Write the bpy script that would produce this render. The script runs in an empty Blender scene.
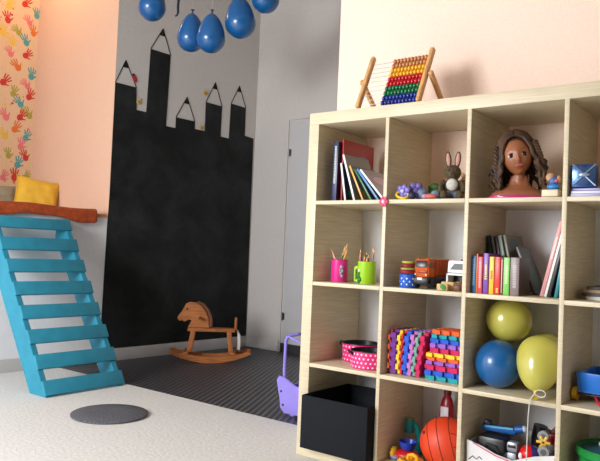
import bpy, bmesh, math, random
from mathutils import Vector, Matrix, Euler
random.seed(7)
PI = math.pi
SC = bpy.context.scene
COL = SC.collection

# ------------------------------------------------------------------ materials
def lin(c):
    return c / 12.92 if c <= 0.04045 else ((c + 0.055) / 1.055) ** 2.4
def rgb(t):
    return tuple(lin(x / 255.0) for x in t) + (1.0,)
_M = {}
def mat(name, col, rough=0.5, metal=0.0, var=0.0, scale=20.0, bump=0.0, stretch=None, spec=0.5, coat=0.0, trans=0.0, col2=None, detail=4.0):
    if name in _M: return _M[name]
    m = bpy.data.materials.new(name); m.use_nodes = True
    nt = m.node_tree; b = nt.nodes['Principled BSDF']
    b.inputs['Base Color'].default_value = rgb(col)
    b.inputs['Roughness'].default_value = rough
    b.inputs['Metallic'].default_value = metal
    b.inputs['Specular IOR Level'].default_value = spec
    b.inputs['Coat Weight'].default_value = coat
    b.inputs['Transmission Weight'].default_value = trans
    if var > 0 or bump > 0 or col2:
        tc = nt.nodes.new('ShaderNodeTexCoord'); mp = nt.nodes.new('ShaderNodeMapping')
        nt.links.new(tc.outputs['Object'], mp.inputs['Vector'])
        if stretch: mp.inputs['Scale'].default_value = stretch
        nz = nt.nodes.new('ShaderNodeTexNoise'); nz.inputs['Scale'].default_value = scale; nz.inputs['Detail'].default_value = detail
        nt.links.new(mp.outputs['Vector'], nz.inputs['Vector'])
        if var > 0 or col2:
            rp = nt.nodes.new('ShaderNodeValToRGB')
            a = col2 if col2 else tuple(max(0, x * (1 - var)) for x in col)
            c = col if col2 else tuple(min(255, x * (1 + var * 0.5)) for x in col)
            rp.color_ramp.elements[0].position = 0.3; rp.color_ramp.elements[1].position = 0.7
            rp.color_ramp.elements[0].color = rgb(a); rp.color_ramp.elements[1].color = rgb(c)
            nt.links.new(nz.outputs['Fac'], rp.inputs['Fac']); nt.links.new(rp.outputs['Color'], b.inputs['Base Color'])
        if bump > 0:
            bp = nt.nodes.new('ShaderNodeBump'); bp.inputs['Strength'].default_value = bump; bp.inputs['Distance'].default_value = 0.005
            nt.links.new(nz.outputs['Fac'], bp.inputs['Height']); nt.links.new(bp.outputs['Normal'], b.inputs['Normal'])
    _M[name] = m
    return m

def P(name, col, rough=0.4, **k): return mat(name, col, rough, **k)

BIRCH = mat('birch_veneer', (216, 201, 170), 0.45, var=0.07, scale=6, stretch=(1.2, 1.2, 30), bump=0.0)
BIRCH_H = mat('birch_veneer_lying', (216, 201, 170), 0.45, var=0.07, scale=6, stretch=(1.2, 30, 30))
WHITEW = mat('white_wall_paint', (206, 200, 196), 0.85, var=0.02, scale=40, bump=0.06)
PEACH = mat('peach_wall_paint', (252, 224, 206), 0.85, var=0.025, scale=120, bump=0.08)
PEACH2 = mat('peach_paint_shaded', (236, 196, 170), 0.85, var=0.025, scale=120, bump=0.08)  # darker copy of the peach paint, the niche's weaker daylight put into the colour
WHITE2 = mat('white_paint_lit', (240, 240, 242), 0.8, var=0.015, scale=30, bump=0.05)  # lit copy of the wall white, light on the low niche front painted in
SKIRT = mat('baseboard_paint', (205, 202, 200), 0.55, var=0.03, scale=8)
CARPET = mat('carpet_pile', (226, 224, 220), 0.95, var=0.06, scale=60, bump=0.35, detail=8, spec=0.1)
CEIL = mat('ceiling_paint', (176, 168, 160), 0.9, var=0.01)
BLUEP = mat('blue_wood_paint', (40, 142, 170), 0.5, var=0.06, scale=14, bump=0.05)
HORSE = mat('orange_pine', (170, 98, 42), 0.6, var=0.22, scale=9, stretch=(1, 8, 8))
PINE = mat('pale_pine', (222, 168, 108), 0.5, var=0.12, scale=12, stretch=(6, 6, 1))
LEDGE = mat('ledge_wood', (196, 140, 88), 0.5, var=0.15, scale=10, stretch=(1, 8, 8))
BLACKF = mat('black_fabric', (27, 29, 34), 0.85, var=0.2, scale=120, bump=0.15, spec=0.2)
BLACK = P('black_plastic', (22, 22, 25), 0.35)
WHITE = P('white_plastic', (236, 236, 236), 0.35)
DARK = P('dark_grey', (52, 52, 56), 0.5)
METAL = P('grey_metal', (150, 152, 156), 0.3, metal=1.0)
STRING = P('white_string', (216, 216, 212), 0.8)

def rubber():
    m = bpy.data.materials.new('ribbed_rubber_flooring'); m.use_nodes = True
    nt = m.node_tree; b = nt.nodes['Principled BSDF']
    tc = nt.nodes.new('ShaderNodeTexCoord'); mp = nt.nodes.new('ShaderNodeMapping')
    mp.inputs['Rotation'].default_value = (0, 0, math.radians(-26))
    nt.links.new(tc.outputs['Object'], mp.inputs['Vector'])
    sp = nt.nodes.new('ShaderNodeSeparateXYZ'); nt.links.new(mp.outputs['Vector'], sp.inputs['Vector'])
    def sine(sock, f):
        a = nt.nodes.new('ShaderNodeMath'); a.operation = 'MULTIPLY'; a.inputs[1].default_value = f
        s = nt.nodes.new('ShaderNodeMath'); s.operation = 'SINE'
        nt.links.new(sock, a.inputs[0]); nt.links.new(a.outputs[0], s.inputs[0]); return s.outputs[0]
    k = 2 * PI / 0.036
    mu = nt.nodes.new('ShaderNodeMath'); mu.operation = 'MULTIPLY'
    ma = nt.nodes.new('ShaderNodeMath'); ma.operation = 'MULTIPLY_ADD'; ma.inputs[1].default_value = .12; ma.inputs[2].default_value = .88
    nt.links.new(sine(sp.outputs['Y'], k), ma.inputs[0])
    nt.links.new(sine(sp.outputs['X'], k), mu.inputs[0]); nt.links.new(ma.outputs[0], mu.inputs[1])
    rp = nt.nodes.new('ShaderNodeValToRGB')
    rp.color_ramp.elements[0].position = 0.05; rp.color_ramp.elements[1].position = 0.5
    rp.color_ramp.elements[0].color = rgb((40, 41, 45)); rp.color_ramp.elements[1].color = rgb((92, 92, 98))
    nt.links.new(mu.outputs[0], rp.inputs['Fac']); nt.links.new(rp.outputs['Color'], b.inputs['Base Color'])
    bp = nt.nodes.new('ShaderNodeBump'); bp.inputs['Strength'].default_value = 0.6; bp.inputs['Distance'].default_value = 0.004
    nt.links.new(mu.outputs[0], bp.inputs['Height']); nt.links.new(bp.outputs['Normal'], b.inputs['Normal'])
    b.inputs['Roughness'].default_value = 0.42
    return m
RUBBER = rubber()

def chalk():
    m = bpy.data.materials.new('chalkboard_paint'); m.use_nodes = True
    nt = m.node_tree; b = nt.nodes['Principled BSDF']
    tc = nt.nodes.new('ShaderNodeTexCoord')
    nz = nt.nodes.new('ShaderNodeTexNoise'); nz.inputs['Scale'].default_value = 2.6; nz.inputs['Detail'].default_value = 9; nz.inputs['Roughness'].default_value = 0.7
    nz.inputs['Distortion'].default_value = 0.3
    nt.links.new(tc.outputs['Object'], nz.inputs['Vector'])
    rp = nt.nodes.new('ShaderNodeValToRGB')
    rp.color_ramp.elements[0].position = 0.42; rp.color_ramp.elements[1].position = 0.78
    rp.color_ramp.elements[0].color = rgb((24, 27, 26)); rp.color_ramp.elements[1].color = rgb((52, 56, 55))
    nt.links.new(nz.outputs['Fac'], rp.inputs['Fac']); nt.links.new(rp.outputs['Color'], b.inputs['Base Color'])
    b.inputs['Roughness'].default_value = 0.8; b.inputs['Specular IOR Level'].default_value = 0.2
    return m
CHALK = chalk()

# ------------------------------------------------------------------ mesh builder
class MB:
    def __init__(s): s.bm = bmesh.new()
    def _fin(s, verts, M, mi):
        bmesh.ops.transform(s.bm, matrix=M, verts=verts)
        fs = set()
        for v in verts: fs.update(v.link_faces)
        for f in fs: f.material_index = mi
        return s
    def box(s, c, d, rot=(0, 0, 0), bev=0.0, mi=0, seg=2):
        r = bmesh.ops.create_cube(s.bm, size=1.0); vs = r['verts']
        bmesh.ops.scale(s.bm, vec=d, verts=vs)
        if bev > 0:
            es = list({e for v in vs for e in v.link_edges})
            g = bmesh.ops.bevel(s.bm, geom=es, offset=min(bev, 0.45 * min(d)), segments=seg, affect='EDGES', profile=0.5)
            vs = list({v for f in g['faces'] for v in f.verts} | {v for v in vs if v.is_valid})
        return s._fin(vs, Matrix.Translation(c) @ Euler(rot).to_matrix().to_4x4(), mi)
    def bx(s, x0, x1, y0, y1, z0, z1, **k):
        return s.box(((x0 + x1) / 2, (y0 + y1) / 2, (z0 + z1) / 2), (abs(x1 - x0), abs(y1 - y0), abs(z1 - z0)), **k)
    def cyl(s, p0, p1, r0, r1=None, seg=20, mi=0, caps=True):
        p0 = Vector(p0); p1 = Vector(p1); v = p1 - p0
        r = bmesh.ops.create_cone(s.bm, cap_ends=caps, segments=seg, radius1=r0, radius2=r0 if r1 is None else r1, depth=v.length)
        M = Matrix.Translation((p0 + p1) / 2) @ v.to_track_quat('Z', 'Y').to_matrix().to_4x4()
        return s._fin(r['verts'], M, mi)
    def ball(s, c, r, rot=(0, 0, 0), mi=0, seg=20, fn=None):
        if not hasattr(r, '__len__'): r = (r, r, r)
        q = bmesh.ops.create_uvsphere(s.bm, u_segments=seg, v_segments=max(6, seg * 2 // 3), radius=1.0)
        if fn:
            for v in q['verts']: v.co = fn(v.co)
        M = Matrix.Translation(c) @ Euler(rot).to_matrix().to_4x4() @ Matrix.Diagonal((*r, 1))
        return s._fin(q['verts'], M, mi)
    def lathe(s, prof, c=(0, 0, 0), seg=32, mi=0, M=None, sx=1.0, sy=1.0):
        rings = []
        for (r, z) in prof:
            rings.append([s.bm.verts.new((max(r, 1e-5) * math.cos(2 * PI * i / seg) * sx, max(r, 1e-5) * math.sin(2 * PI * i / seg) * sy, z)) for i in range(seg)])
        vs = [v for ring in rings for v in ring]
        for a, b in zip(rings[:-1], rings[1:]):
            for i in range(seg):
                j = (i + 1) % seg
                s.bm.faces.new((a[i], a[j], b[j], b[i]))
        if prof[0][0] < 1e-4 or True:
            try:
                s.bm.faces.new(rings[0][::-1]); s.bm.faces.new(rings[-1])
            except ValueError: pass
        return s._fin(vs, Matrix.Translation(c) @ (M if M else Matrix()), mi)
    def tube(s, pts, r, seg=10, mi=0, closed=False, taper=None):
        pts = [Vector(p) for p in pts]; n = len(pts); rings = []
        up = Vector((0.13, 0.21, 1)).normalized(); xp = None
        for i, p in enumerate(pts):
            a = pts[(i - 1) % n] if (closed or i > 0) else p
            b = pts[(i + 1) % n] if (closed or i < n - 1) else p
            t = (b - a).normalized()
            x = t.cross(up) if xp is None else xp - t * xp.dot(t)
            if x.length < 1e-3: x = t.cross(Vector((1, 0, 0)))
            x.normalize(); y = t.cross(x); xp = x
            rr = r if taper is None else r * taper(i / max(1, n - 1))
            rings.append([s.bm.verts.new(p + (x * math.cos(2 * PI * k / seg) + y * math.sin(2 * PI * k / seg)) * rr) for k in range(seg)])
        m = n if closed else n - 1
        for i in range(m):
            A_, B_ = rings[i], rings[(i + 1) % n]
            for k in range(seg):
                j = (k + 1) % seg
                f = s.bm.faces.new((A_[k], A_[j], B_[j], B_[k])); f.material_index = mi
        if not closed:
            for q in (rings[0][::-1], rings[-1]):
                f = s.bm.faces.new(q); f.material_index = mi
        return s
    def prism(s, poly, h, M=None, mi=0, bev=0.0):
        vs = [s.bm.verts.new((x, y, 0)) for x, y in poly]
        f = s.bm.faces.new(vs)
        r = bmesh.ops.extrude_face_region(s.bm, geom=[f])
        nv = [g for g in r['geom'] if isinstance(g, bmesh.types.BMVert)]
        bmesh.ops.translate(s.bm, vec=(0, 0, h), verts=nv)
        allv = vs + nv
        if bev > 0:
            es = list({e for v in allv for e in v.link_edges if abs((e.verts[0].co.z - e.verts[1].co.z)) < 1e-7})
            g = bmesh.ops.bevel(s.bm, geom=es, offset=bev, segments=2, affect='EDGES')
            allv = list({v for f in g['faces'] for v in f.verts} | {v for v in allv if v.is_valid})
        return s._fin(allv, M if M else Matrix(), mi)
    def flat(s, poly, M=None, mi=0):
        vs = [s.bm.verts.new((x, y, 0)) for x, y in poly]
        s.bm.faces.new(vs)
        return s._fin(vs, M if M else Matrix(), mi)
    def build(s, name, mats, parent=None, M=None, angle=35, remesh=None, smooth_it=0):
        bmesh.ops.recalc_face_normals(s.bm, faces=s.bm.faces[:])
        me = bpy.data.meshes.new(name); s.bm.to_mesh(me); s.bm.free()
        for m in (mats if isinstance(mats, (list, tuple)) else [mats]): me.materials.append(m)
        for p in me.polygons: p.use_smooth = True
        me.set_sharp_from_angle(angle=math.radians(angle))
        o = bpy.data.objects.new(name, me); COL.objects.link(o)
        if parent: o.parent = parent
        if M is not None: o.matrix_local = M
        if remesh:
            r = o.modifiers.new('Remesh', 'REMESH'); r.mode = 'VOXEL'; r.voxel_size = remesh; r.use_smooth_shade = True
            if smooth_it:
                q = o.modifiers.new('Smooth', 'SMOOTH'); q.factor = 0.5; q.iterations = smooth_it
        return o

def thing(name, label, cat, loc=(0, 0, 0), rot=(0, 0, 0), group=None):
    o = bpy.data.objects.new(name, None); COL.objects.link(o); o.empty_display_size = 0.05
    o.location = loc; o.rotation_euler = rot
    return tag(o, label, cat, group)
def tag(o, label, cat, group=None):
    o['label'] = label; o['category'] = cat
    if group: o['group'] = group
    return o
def struct(name, mb, m, M=None, parent=None, label=None):
    o = mb.build(name, m, parent, M)
    if parent is None: o['kind'] = 'structure'
    if label: o['label'] = label
    return o
def T(x, y, z): return Matrix.Translation((x, y, z))
def R(a, ax): return Matrix.Rotation(a, 4, ax)
XZ = R(PI / 2, 'X')           # polygon (x,y) -> (x, 0, y); extrusion goes towards -Y

# ------------------------------------------------------------------ room frames
AX, AY = -2.457, -0.007
DX, DY = 0.05532, 0.99847
LW = T(AX, AY, 0) @ R(math.atan2(DY, DX), 'Z')        # x: along left wall, y: into the wall, z: up
BX_, BY_ = AX + DX * 2.2775, AY + DY * 2.2775
BW = T(BX_, BY_, 0) @ R(math.atan2(-DX, DY), 'Z')     # x: along back wall, y: into the wall
CEILZ = 3.35
S0 = 0.754                                             # right jamb of the bed niche
ND = 1.21                                              # niche depth

struct('floor', MB().bx(-2.7, 3.5, -4.3, 0.385, -0.06, 0.0), CARPET)
struct('floor_alcove', MB().bx(-2.7, 0.1, 0.385, 2.5, -0.06, -0.004), RUBBER)
struct('ceiling', MB().bx(-4.2, 3.6, -4.4, 2.6, CEILZ, CEILZ + 0.1), CEIL)
# left wall: low front under the bed niche, plain wall before it, board wall after it
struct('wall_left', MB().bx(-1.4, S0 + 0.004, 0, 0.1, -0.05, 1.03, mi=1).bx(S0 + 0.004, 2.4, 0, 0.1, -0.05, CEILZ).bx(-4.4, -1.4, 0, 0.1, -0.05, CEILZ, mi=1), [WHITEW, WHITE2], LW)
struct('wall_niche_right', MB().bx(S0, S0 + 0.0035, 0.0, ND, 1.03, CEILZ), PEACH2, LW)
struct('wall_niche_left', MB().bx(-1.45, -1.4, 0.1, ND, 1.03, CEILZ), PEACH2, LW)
struct('trim_1', MB().bx(-1.4, 0.722, -0.022, 0.08, 1.072, 1.098, bev=0.004), LEDGE, LW)
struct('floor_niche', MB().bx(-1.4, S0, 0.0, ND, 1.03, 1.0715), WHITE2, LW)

# wallpaper with hand prints on the niche's back wall
WP = mat('wallpaper_ground', (240, 208, 172), 0.85, var=0.02, scale=60)
HC = [P('print_red', (214, 62, 56), .8), P('print_teal', (92, 172, 176), .8), P('print_orange', (236, 128, 58), .8),
      P('print_yellow', (240, 204, 88), .8), P('print_olive', (182, 172, 76), .8), P('print_pink', (240, 132, 140), .8)]
wp = MB().bx(-1.45, S0 + 0.05, ND, ND + 0.06, 1.0, CEILZ)
def hand(mb, x, z, size, ang, mi, y):
    M = T(x, y, z) @ XZ @ R(ang, 'Z') @ Matrix.Scale(size, 4)
    mb.flat([(0.28 * math.cos(a) , 0.32 * math.sin(a)) for a in [2 * PI * i / 10 for i in range(10)]], M, mi)
    for fa, ln, of in ((-0.42, .42, -.2), (-.14, .52, -.07), (.1, .5, .07), (.38, .4, .2)):
        c, s_ = math.sin(-fa), math.cos(fa)
        b = Vector((of * 1.0, .3)); w = .065
        d = Vector((-c, s_)); nrm = Vector((d.y, -d.x))
        pts = [b + nrm * w, b + d * ln + nrm * w * .8, b + d * (ln + .07), b + d * ln - nrm * w * .8, b - nrm * w]
        mb.flat([(p.x, p.y) for p in pts], M, mi)
    mb.flat([(.22, -.12), (.5, .12), (.56, .2), (.48, .22), (.2, .06)], M, mi)
seen = [(0.73, 2.84, 1), (0.48, 2.73, 0), (0.67, 2.76, 5), (0.58, 2.65, 4), (0.44, 2.61, 3), (0.71, 2.68, 2), (0.65, 2.58, 1), (0.52, 2.45, 5), (0.65, 2.47, 0), (0.53, 2.55, 3),
        (0.59, 2.35, 2), (0.71, 2.30, 1), (0.47, 2.20, 0), (0.68, 2.21, 5), (0.70, 2.12, 0), (0.56, 2.12, 4), (0.63, 2.04, 1), (0.51, 1.91, 5), (0.63, 1.93, 0), (0.71, 1.96, 4),
        (0.59, 1.82, 2), (0.69, 1.76, 1), (0.51, 1.75, 3), (0.65, 1.68, 5), (0.70, 1.59, 0), (0.55, 1.59, 4), (0.63, 1.52, 1), (0.61, 1.41, 0), (0.70, 1.42, 4), (0.51, 1.40, 5), (0.62, 2.91, 0), (0.48, 2.85, 3)]
rnd = random.Random(3)
for x, z, c in seen: hand(wp, x, z, 0.085 + rnd.random() * .015, rnd.uniform(-.9, .9), c + 1, ND - .0008 - rnd.random() * .0008)
cc = 0
for iz in range(17):
    for ix in range(14):
        x = -1.35 + ix * .13 + rnd.uniform(-.03, .03); z = 1.15 + iz * .125 + rnd.uniform(-.03, .03)
        if x > .40 and 1.36 < z < 2.96: continue
        if x > .70: continue
        hand(wp, x, z, .09, rnd.uniform(-.9, .9), 1 + (cc * 5 + ix) % 6, ND - .0008 - rnd.random() * .0008); cc += 1
for k in range(160):
    x = rnd.uniform(-1.35, .74); z = rnd.uniform(1.12, 3.2); r = rnd.uniform(.006, .013)
    wp.flat([(r * math.cos(2 * PI * i / 7), r * math.sin(2 * PI * i / 7)) for i in range(7)], T(x, ND - .0005, z) @ XZ, 1 + k % 6)
struct('wall_niche_back', wp, [WP] + HC, LW)

# back wall with a door
DU0, DU1, DT = 0.435, 1.30, 2.02
struct('wall_back', MB().bx(-0.3, 2.7, 0.012, 0.12, -0.05, CEILZ).bx(-0.02, DU0 - .022, 0.0, 0.012, -0.05, CEILZ).bx(DU0 - .022, DU1 + .02, 0, 0.012, DT + .02, CEILZ).bx(DU1 + .02, 2.7, 0, .012, -.05, CEILZ), WHITEW, BW)
DOORM = mat('door_paint', (206, 204, 206), 0.5, var=0.015, scale=5)
d1 = struct('door_1', MB().bx(DU0, DU1, 0.001, 0.0118, 0.075, DT, bev=0.002), DOORM, BW)
for hz in (0.31, 1.75): MB().cyl((DU0 - .008, -0.006, hz - .035), (DU0 - .008, -0.006, hz + .035), 0.006).bx(DU0 - .02, DU0 + .02, -0.002, .002, hz - .03, hz + .03).build('hinge', METAL, d1)
MB().bx(DU1 - .16, DU1 - .05, -.05, -.035, 1.02, 1.04, bev=.005).cyl((DU1 - .06, 0, 1.03), (DU1 - .06, -.05, 1.03), .01).build('door_handle', METAL, d1)
struct('trim_2', MB().bx(DU0 - .022, DU1 + .02, 0.004, .0118, -0.004, .074), DARK, BW)
# partition carrying the shelf: peach above, white below
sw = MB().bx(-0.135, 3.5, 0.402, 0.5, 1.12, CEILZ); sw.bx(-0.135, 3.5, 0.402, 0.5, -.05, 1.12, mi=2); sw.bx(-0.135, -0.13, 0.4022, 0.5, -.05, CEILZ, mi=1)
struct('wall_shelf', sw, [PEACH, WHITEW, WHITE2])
struct('wall_alcove_right', MB().bx(-0.135, -0.04, 0.5, 2.4, -.05, CEILZ), WHITEW)
struct('wall_right', MB().bx(3.5, 3.6, -4.3, 0.5, -.05, CEILZ), mat('taupe_wall_paint', (112, 104, 98), .9, var=.03, scale=30))
# wall behind the camera with two windows
WY = -4.2
wf = MB(); WINS = [(-1.75, -0.15)]; WZ0, WZ1 = 0.85, 2.5
wf.bx(-3.0, 3.6, WY - .2, WY, -.05, WZ0).bx(-3.0, 3.6, WY - .2, WY, WZ1, CEILZ)
xs = [-3.0] + [v for w in WINS for v in w] + [3.6]
for i in range(0, len(xs), 2): wf.bx(xs[i], xs[i + 1], WY - .2, WY, WZ0, WZ1)
struct('wall_front', wf, WHITEW)
GLASS = bpy.data.materials.new('window_glass'); GLASS.use_nodes = True
_nt = GLASS.node_tree; _nt.nodes.clear()
_o = _nt.nodes.new('ShaderNodeOutputMaterial'); _mx = _nt.nodes.new('ShaderNodeMixShader'); _t = _nt.nodes.new('ShaderNodeBsdfTransparent'); _g = _nt.nodes.new('ShaderNodeBsdfGlossy')
_g.inputs['Roughness'].default_value = .02; _mx.inputs[0].default_value = .08
_nt.links.new(_t.outputs[0], _mx.inputs[1]); _nt.links.new(_g.outputs[0], _mx.inputs[2]); _nt.links.new(_mx.outputs[0], _o.inputs[0])
for i, (a, b) in enumerate(WINS):
    f = MB(); y0, y1 = WY - .14, WY - .08; w = .06
    f.bx(a, a + w, y0, y1, WZ0, WZ1).bx(b - w, b, y0, y1, WZ0, WZ1).bx(a, b, y0, y1, WZ0, WZ0 + w).bx(a, b, y0, y1, WZ1 - w, WZ1).bx((a + b) / 2 - .04, (a + b) / 2 + .04, y0, y1, WZ0, WZ1)
    wo = struct('window_%d' % (i + 1), f, WHITE)
    MB().bx(a + w, b - w, WY - .115, WY - .11, WZ0 + w, WZ1 - w).build('pane', GLASS, wo)
# baseboards
struct('baseboard_left', MB().bx(-4.3, 2.262, -0.016, -0.0005, -0.003, 0.088, bev=.004), SKIRT, LW)
struct('baseboard_back', MB().bx(0.0, 0.405, -0.016, -0.0005, -0.003, 0.09, bev=.004), SKIRT, BW)

# ------------------------------------------------------------------ chalkboard skyline of pencils
cb = thing('chalkboard', 'tall black chalkboard on the left wall cut like a row of pencils', 'chalkboard', (AX, AY, 0), (0, 0, math.atan2(DY, DX)))
out = [(.757, 1.25), (.749, 1.02), (.738, 0.092), (2.266, 0.092), (2.25, 1.905), (2.138, 1.915), (2.135, 2.169), (1.951, 2.173), (1.944, 1.858), (1.843, 1.86), (1.845, 2.126), (1.658, 2.128), (1.661, 1.878),
       (1.548, 1.877), (1.546, 1.940), (1.345, 1.940), (1.345, 1.850), (1.247, 1.850), (1.260, 2.433), (1.062, 2.433), (1.050, 1.926), (0.957, 1.926), (0.946, 2.099), (0.757, 2.099)]
MB().prism(out, 0.004, T(0, -0.0005, 0) @ XZ).build('board_panel', CHALK, cb)
for (a, b, zb, ap) in ((.757, .946, 2.099, (.84, 2.287)), (1.062, 1.26, 2.433, (1.173, 2.625)), (1.345, 1.546, 1.94, (1.452, 2.129)), (1.658, 1.845, 2.127, (1.757, 2.32)), (1.951, 2.135, 2.171, (2.047, 2.352))):
    m = MB(); A0, B0, C0 = Vector((a, zb)), Vector((b, zb)), Vector(ap)
    def strip(p, q, w=.006):
        d = (q - p).normalized(); n_ = Vector((d.y, -d.x)) * w / 2
        m.prism([tuple(p + n_), tuple(q + n_), tuple(q - n_), tuple(p - n_)], .003, T(0, -.0006, 0) @ XZ)
    strip(A0, C0); strip(B0, C0)
    m.prism([tuple(C0 + (A0 - C0) * .3), tuple(C0 + (A0 * .5 + B0 * .5 - C0) * .31), tuple(C0 + (B0 - C0) * .3), tuple(C0)], .003, T(0, -.0006, 0) @ XZ)
    m.build('pencil_point', CHALK, cb)
# small wall stickers
def wsticker(name, label, cat, s, z): return thing(name, label, cat, (LW @ Vector((s, -0.0055, z))), (0, 0, math.atan2(DY, DX)))
RED = P('sticker_red', (190, 36, 44), .5); YEL = P('sticker_yellow', (222, 176, 66), .5)
t = wsticker('ladybird_sticker', 'red ladybird sticker on the slanted tip of the leftmost chalkboard pencil', 'sticker', .925, 2.163)
shell = MB().ball((0, 0, 0), (.021, .004, .03), (0, -.4, 0)).build('wing_shell', RED, t)
MB().ball((-.011, 0, .027), (.012, .004, .011)).build('head', BLACK, t)
for a, b in ((-.008, .006), (.009, .004), (-.004, -.012), (.008, -.014)): MB().ball((a, -.0035, b), (.0045, .001, .0045), seg=8).build('spot', BLACK, shell)
for lab, s, z in (('yellow bee sticker at the side of the leftmost chalkboard pencil', .975, 1.99), ('yellow bee sticker beside the fourth chalkboard pencil tip', 1.645, 2.2), ('yellow bee sticker at the foot of the fourth chalkboard pencil', 1.622, 1.9)):
    t = wsticker('bee_sticker', lab, 'sticker', s, z)
    MB().ball((0, 0, 0), (.024, .004, .018)).build('body', YEL, t)
    MB().ball((.004, -.001, 0), (.004, .0045, .0165)).ball((-.01, -.001, 0), (.003, .004, .014)).build('stripe', BLACK, t)
    for k in (-1, 1): MB().ball((.0 + k * .01, 0, .024), (.008, .003, .014), (0, k * .4, 0)).build('wing', P('wing_pale', (200, 196, 180), .5), t)

# ------------------------------------------------------------------ bed niche things
t = thing('blanket', 'rust orange blanket hanging over the wooden ledge above the blue ladder', 'blanket', LW @ Vector((0, 0, 0)), (0, 0, math.atan2(DY, DX)))
bl = MB(); n = 44; rows = []
prof = [(.5, 1.101), (.06, 1.104), (.0, 1.107), (-.024, 1.1105), (-.031, 1.102), (-.033, 1.075), (-.033, 1.05)]
for i in range(n + 1):
    f = i / n; s = -1.2 + 1.84 * f
    w = .012 * math.sin(s * 9) + .006 * math.sin(s * 23)
    dropk = 0.0 if f < .80 else (f - .80) / .20
    r = []
    for j, (y, z) in enumerate(prof):
        zz = z + (0.010 + .006 * math.sin(s * 7 + 1) if j < 3 else 0.008 * (1 + math.sin(s * 11)) if j == 3 else 0)
        if j >= 5: zz = z + w * (j - 4) * .5 - (.012 * (j - 4)) * dropk
        yy = y - (.006 * (1 + math.sin(s * 17)) if j >= 4 else 0)
        r.append(bl.bm.verts.new((s, yy, zz)))
    rows.append(r)
for a, b in zip(rows[:-1], rows[1:]):
    for j in range(len(prof) - 1): bl.bm.faces.new((a[j], a[j + 1], b[j + 1], b[j]))
o = bl.build('cloth', mat('rust_cloth', (176, 74, 28), .9, var=.18, scale=30, bump=.3), t)
sm = o.modifiers.new('Solidify', 'SOLIDIFY'); sm.thickness = .014; sm.offset = 1
sb = o.modifiers.new('Subsurf', 'SUBSURF'); sb.levels = 1; sb.render_levels = 2

def pillow(name, label, loc, rot, w, h, th, m, group=None):
    t = thing(name, label, 'pillow', loc, rot)
    b = MB(); N = 18
    g = {}
    for sd in (-1, 1):
        for i in range(N + 1):
            for j in range(N + 1):
                u = i / N * 2 - 1; v = j / N * 2 - 1
                pu = 1 - .10 * (1 - v * v) ; pv = 1 - .10 * (1 - u * u)
                e = max(0, (1 - u ** 4)) ** .6 * max(0, (1 - v ** 4)) ** .6
                wr = .004 * math.sin(9 * u + 5 * v) + .003 * math.sin(13 * v - 4 * u)
                g[sd, i, j] = b.bm.verts.new((u * pu * w / 2, sd * (th / 2 * e + wr * e), (v * pv + 1) * h / 2))
        for i in range(N):
            for j in range(N): b.bm.faces.new((g[sd, i, j], g[sd, i + 1, j], g[sd, i + 1, j + 1], g[sd, i, j + 1]))
    bmesh.ops.remove_doubles(b.bm, verts=b.bm.verts[:], dist=.0006)
    b.build('cushion_cover', m, t, angle=80)
    # piped seam around the edge
    pts = []
    for k in range(64):
        a = k / 64 * 4; e = int(a); f = (a - e) * 2 - 1
        u, v = ((f, -1), (1, f), (-f, 1), (-1, -f))[e]
        pts.append((u * (1 - .10 * (1 - v * v)) * w / 2, 0, (v * (1 - .10 * (1 - u * u)) + 1) * h / 2))
    MB().tube(pts, .005, 6, closed=True).build('seam', m, t)
    return t
aL = math.atan2(DY, DX)
YP = mat('mustard_cotton', (236, 188, 62), .9, var=.06, scale=14, bump=.3)
GP = mat('grey_green_cotton', (176, 172, 150), .9, var=.06, scale=14, bump=.3)
pillow('pillow', 'mustard yellow pillow leaning in the corner of the bed niche', LW @ Vector((.545, .72, 1.085)), (0, 0, 0), .34, .31, .11, YP).rotation_euler = (Matrix.Rotation(aL, 3, 'Z') @ Matrix.Rotation(-.35, 3, 'Z') @ Matrix.Rotation(.14, 3, 'Y') @ Matrix.Rotation(-.30, 3, 'X')).to_euler()
pillow('pillow', 'pale grey pillow at the left edge beside the mustard pillow', LW @ Vector((.34, .98, 1.08)), (0, 0, 0), .42, .25, .10, GP).rotation_euler = (Matrix.Rotation(aL, 3, 'Z') @ Matrix.Rotation(-.30, 3, 'X')).to_euler()

# ------------------------------------------------------------------ blue ladder
lad = thing('step_ladder', 'turquoise painted wooden ladder with eight broad slats leading up to the bed niche', 'ladder', (-1.609, 0.078, 0))
ly0, ly1 = -0.268, 0.268
sx_, sz_ = -0.69 / 1.011, 1.0
dirv = Vector((-0.69, 0, 1.011)).normalized(); nrm = Vector((dirv.z, 0, -dirv.x))   # nrm points out of the front
side = [(-0.018, 0.001), (-0.185, 0.001), (-0.800, 0.905), (-0.800, 1.036), (-0.722, 1.036)]
for yy in (ly0, ly1 - .035):
    MB().prism(side, .035, T(0, yy + .035, 0) @ XZ, bev=.002).build('stringer', BLUEP, lad)
for k in range(8):
    z0 = 0.004 + k * 0.1347
    c = Vector((0, 0, 0)) + dirv * ((z0 + .048) / dirv.z) + nrm * (-.006)
    sl = 0.088 if k < 7 else .078
    ang = math.atan2(dirv.x, dirv.z)
    MB().box((c.x, 0, c.z), (.020, ly1 - ly0 + .008, sl), (0, ang + .10, 0), bev=.003).build('slat', BLUEP, lad)

# ------------------------------------------------------------------ grey rug
t = thing('floor_pad', 'small round grey felt mat lying on the pale carpet before the ladder', 'mat', (-1.084, -0.165, 0.0))
MB().lathe([(0, .0005), (.187, .0005), (.193, .004), (.194, .010), (.188, .014), (.1, .0155), (0, .016)], seg=64).build('felt_disc', mat('grey_felt', (106, 106, 112), .95, var=.35, scale=140, bump=.7, spec=.1), t)

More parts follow.
